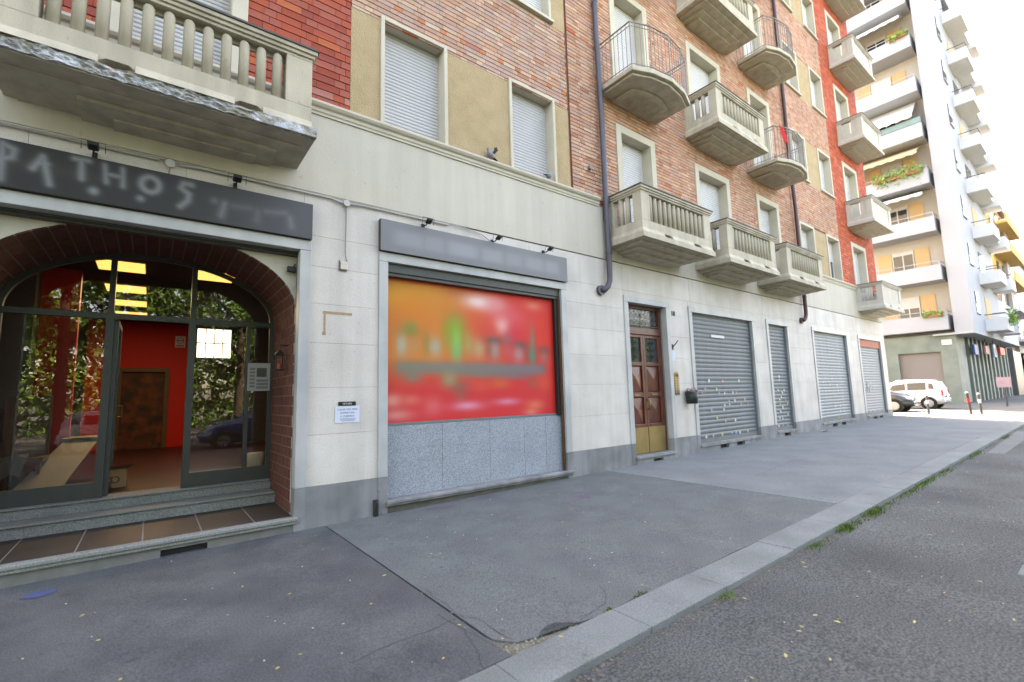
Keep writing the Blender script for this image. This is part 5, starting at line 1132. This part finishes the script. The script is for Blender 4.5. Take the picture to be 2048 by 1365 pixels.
# ------------------------------------------------------------------ street trees behind the camera (mirrored in the shop glass; near row unseen, added for shade)
def tree(loc, h, rc, lab, seed, n_=5200):
    rr = random.Random(seed); r = empty('street_tree', loc); tag(r, lab, 'tree', 'street trees mirrored in the shop glass')
    mb = MB(); mb.tube([(0,0,0),(.05,.02,h*.25),(0,.1,h*.5),(.1,0,h*.75)], [.22,.17,.13,.05], 9)
    tips = []
    for k in range(9):
        a = k*2.4; z = h*(.3+.05*k); e = Vector((math.cos(a)*rc*.7, math.sin(a)*rc*.7, z+h*.22)); mb.tube([(0,0,z), tuple(e*.5+Vector((0,0,z*.55))), tuple(e)], [.09,.05,.015], 6); tips.append(e)
    mb.build('trunk', m_bark, r)
    cl = [(Vector((rr.gauss(0,.5)*rc, rr.gauss(0,.5)*rc, h*(.35+.62*rr.random()))), rr.uniform(.45,1.1)) for _ in range(46)]
    mb = MB()
    for i in range(n_):
        c, s_ = cl[rr.randrange(len(cl))]; p = c+Vector((rr.gauss(0,.4),rr.gauss(0,.4),rr.gauss(0,.3)))*s_; q = rr.uniform(.09,.17)
        a = Vector((rr.gauss(0,1),rr.gauss(0,1),rr.gauss(0,1))).normalized()*q; b_ = Vector((rr.gauss(0,1),rr.gauss(0,1),rr.gauss(0,1))).normalized()*q*.6
        mb.add([p-a, p+b_, p+a, p-b_], [(0,1,2,3)], color=np.array([.06,.14,.02])*rr.uniform(.4,1.8))
    mb.build('crown', m_foliage, r)
tree((-7.5,-12.5,-.1), 12.5, 3.9, 'leafy street tree at the far left of the mirrored row', 1, 9000)  # set nearer and grown larger to shade the left of the front
tree((-2.6,-13.6,-.1), 12.5, 3.7, 'leafy street tree mirrored in the left pane of the shopfront', 5, 9000)  # mirrored tree, likewise enlarged and moved in to darken the left
tree((3.4,-17.5,-.1), 11, 3.6, 'leafy street tree mirrored in the right pane of the shopfront', 2, 7000)
tree((-4.6,-9.8,-.1), 13.5, 4.0, 'unseen tall leafy tree nearest behind the camera, added to shade the left', 6, 9000)  # unseen tree, added to keep sky light off the left side
tree((-11.5,-10.2,-.1), 13.5, 4.0, 'unseen tall leafy tree farther along the near row, added for shade', 7, 8000)  # another unseen tree, put in only for its shade on the left
tree((10.5,-20,-.1), 10, 3.4, 'leafy street tree across the road mirrored in the door transom', 4)
rr = random.Random(11); mb = MB()
for i in range(66000):
    x = rr.uniform(-26, 62); top = 9.5+1.6*math.sin(x*.7)+1.2*math.sin(x*1.9+1); p = Vector((x, -27+rr.uniform(-3,3), max(.05, top*rr.random()**.9))); q = rr.uniform(.10,.22)
    a = Vector((rr.gauss(0,1),rr.gauss(0,1),rr.gauss(0,1))).normalized()*q; b_ = Vector((rr.gauss(0,1),rr.gauss(0,1),rr.gauss(0,1))).normalized()*q*.6
    mb.add([p-a, p+b_, p+a, p-b_], [(0,1,2,3)], color=np.array([.06,.135,.018])*(rr.uniform(.5,1.2)*max(.12, .9+2.2*mnoise.noise(Vector((p.x*.55, p.z*.7, 2))))))
for i in range(22000):
    x = rr.uniform(-30, 66); p = Vector((x, -33+rr.uniform(-1.5,1.5), 10.5*rr.random()**.9)); q = rr.uniform(.25,.5)
    a = Vector((rr.gauss(0,1),rr.gauss(0,1),rr.gauss(0,1))).normalized()*q; b_ = Vector((rr.gauss(0,1),rr.gauss(0,1),rr.gauss(0,1))).normalized()*q*.7
    mb.add([p-a, p+b_, p+a, p-b_], [(0,1,2,3)], color=np.array([.03,.075,.014])*rr.uniform(.3,1.5))
tag(mb.build('park_thicket', m_foliage, kind='stuff'), 'dense park greenery across the avenue, mirrored in the shop glass')
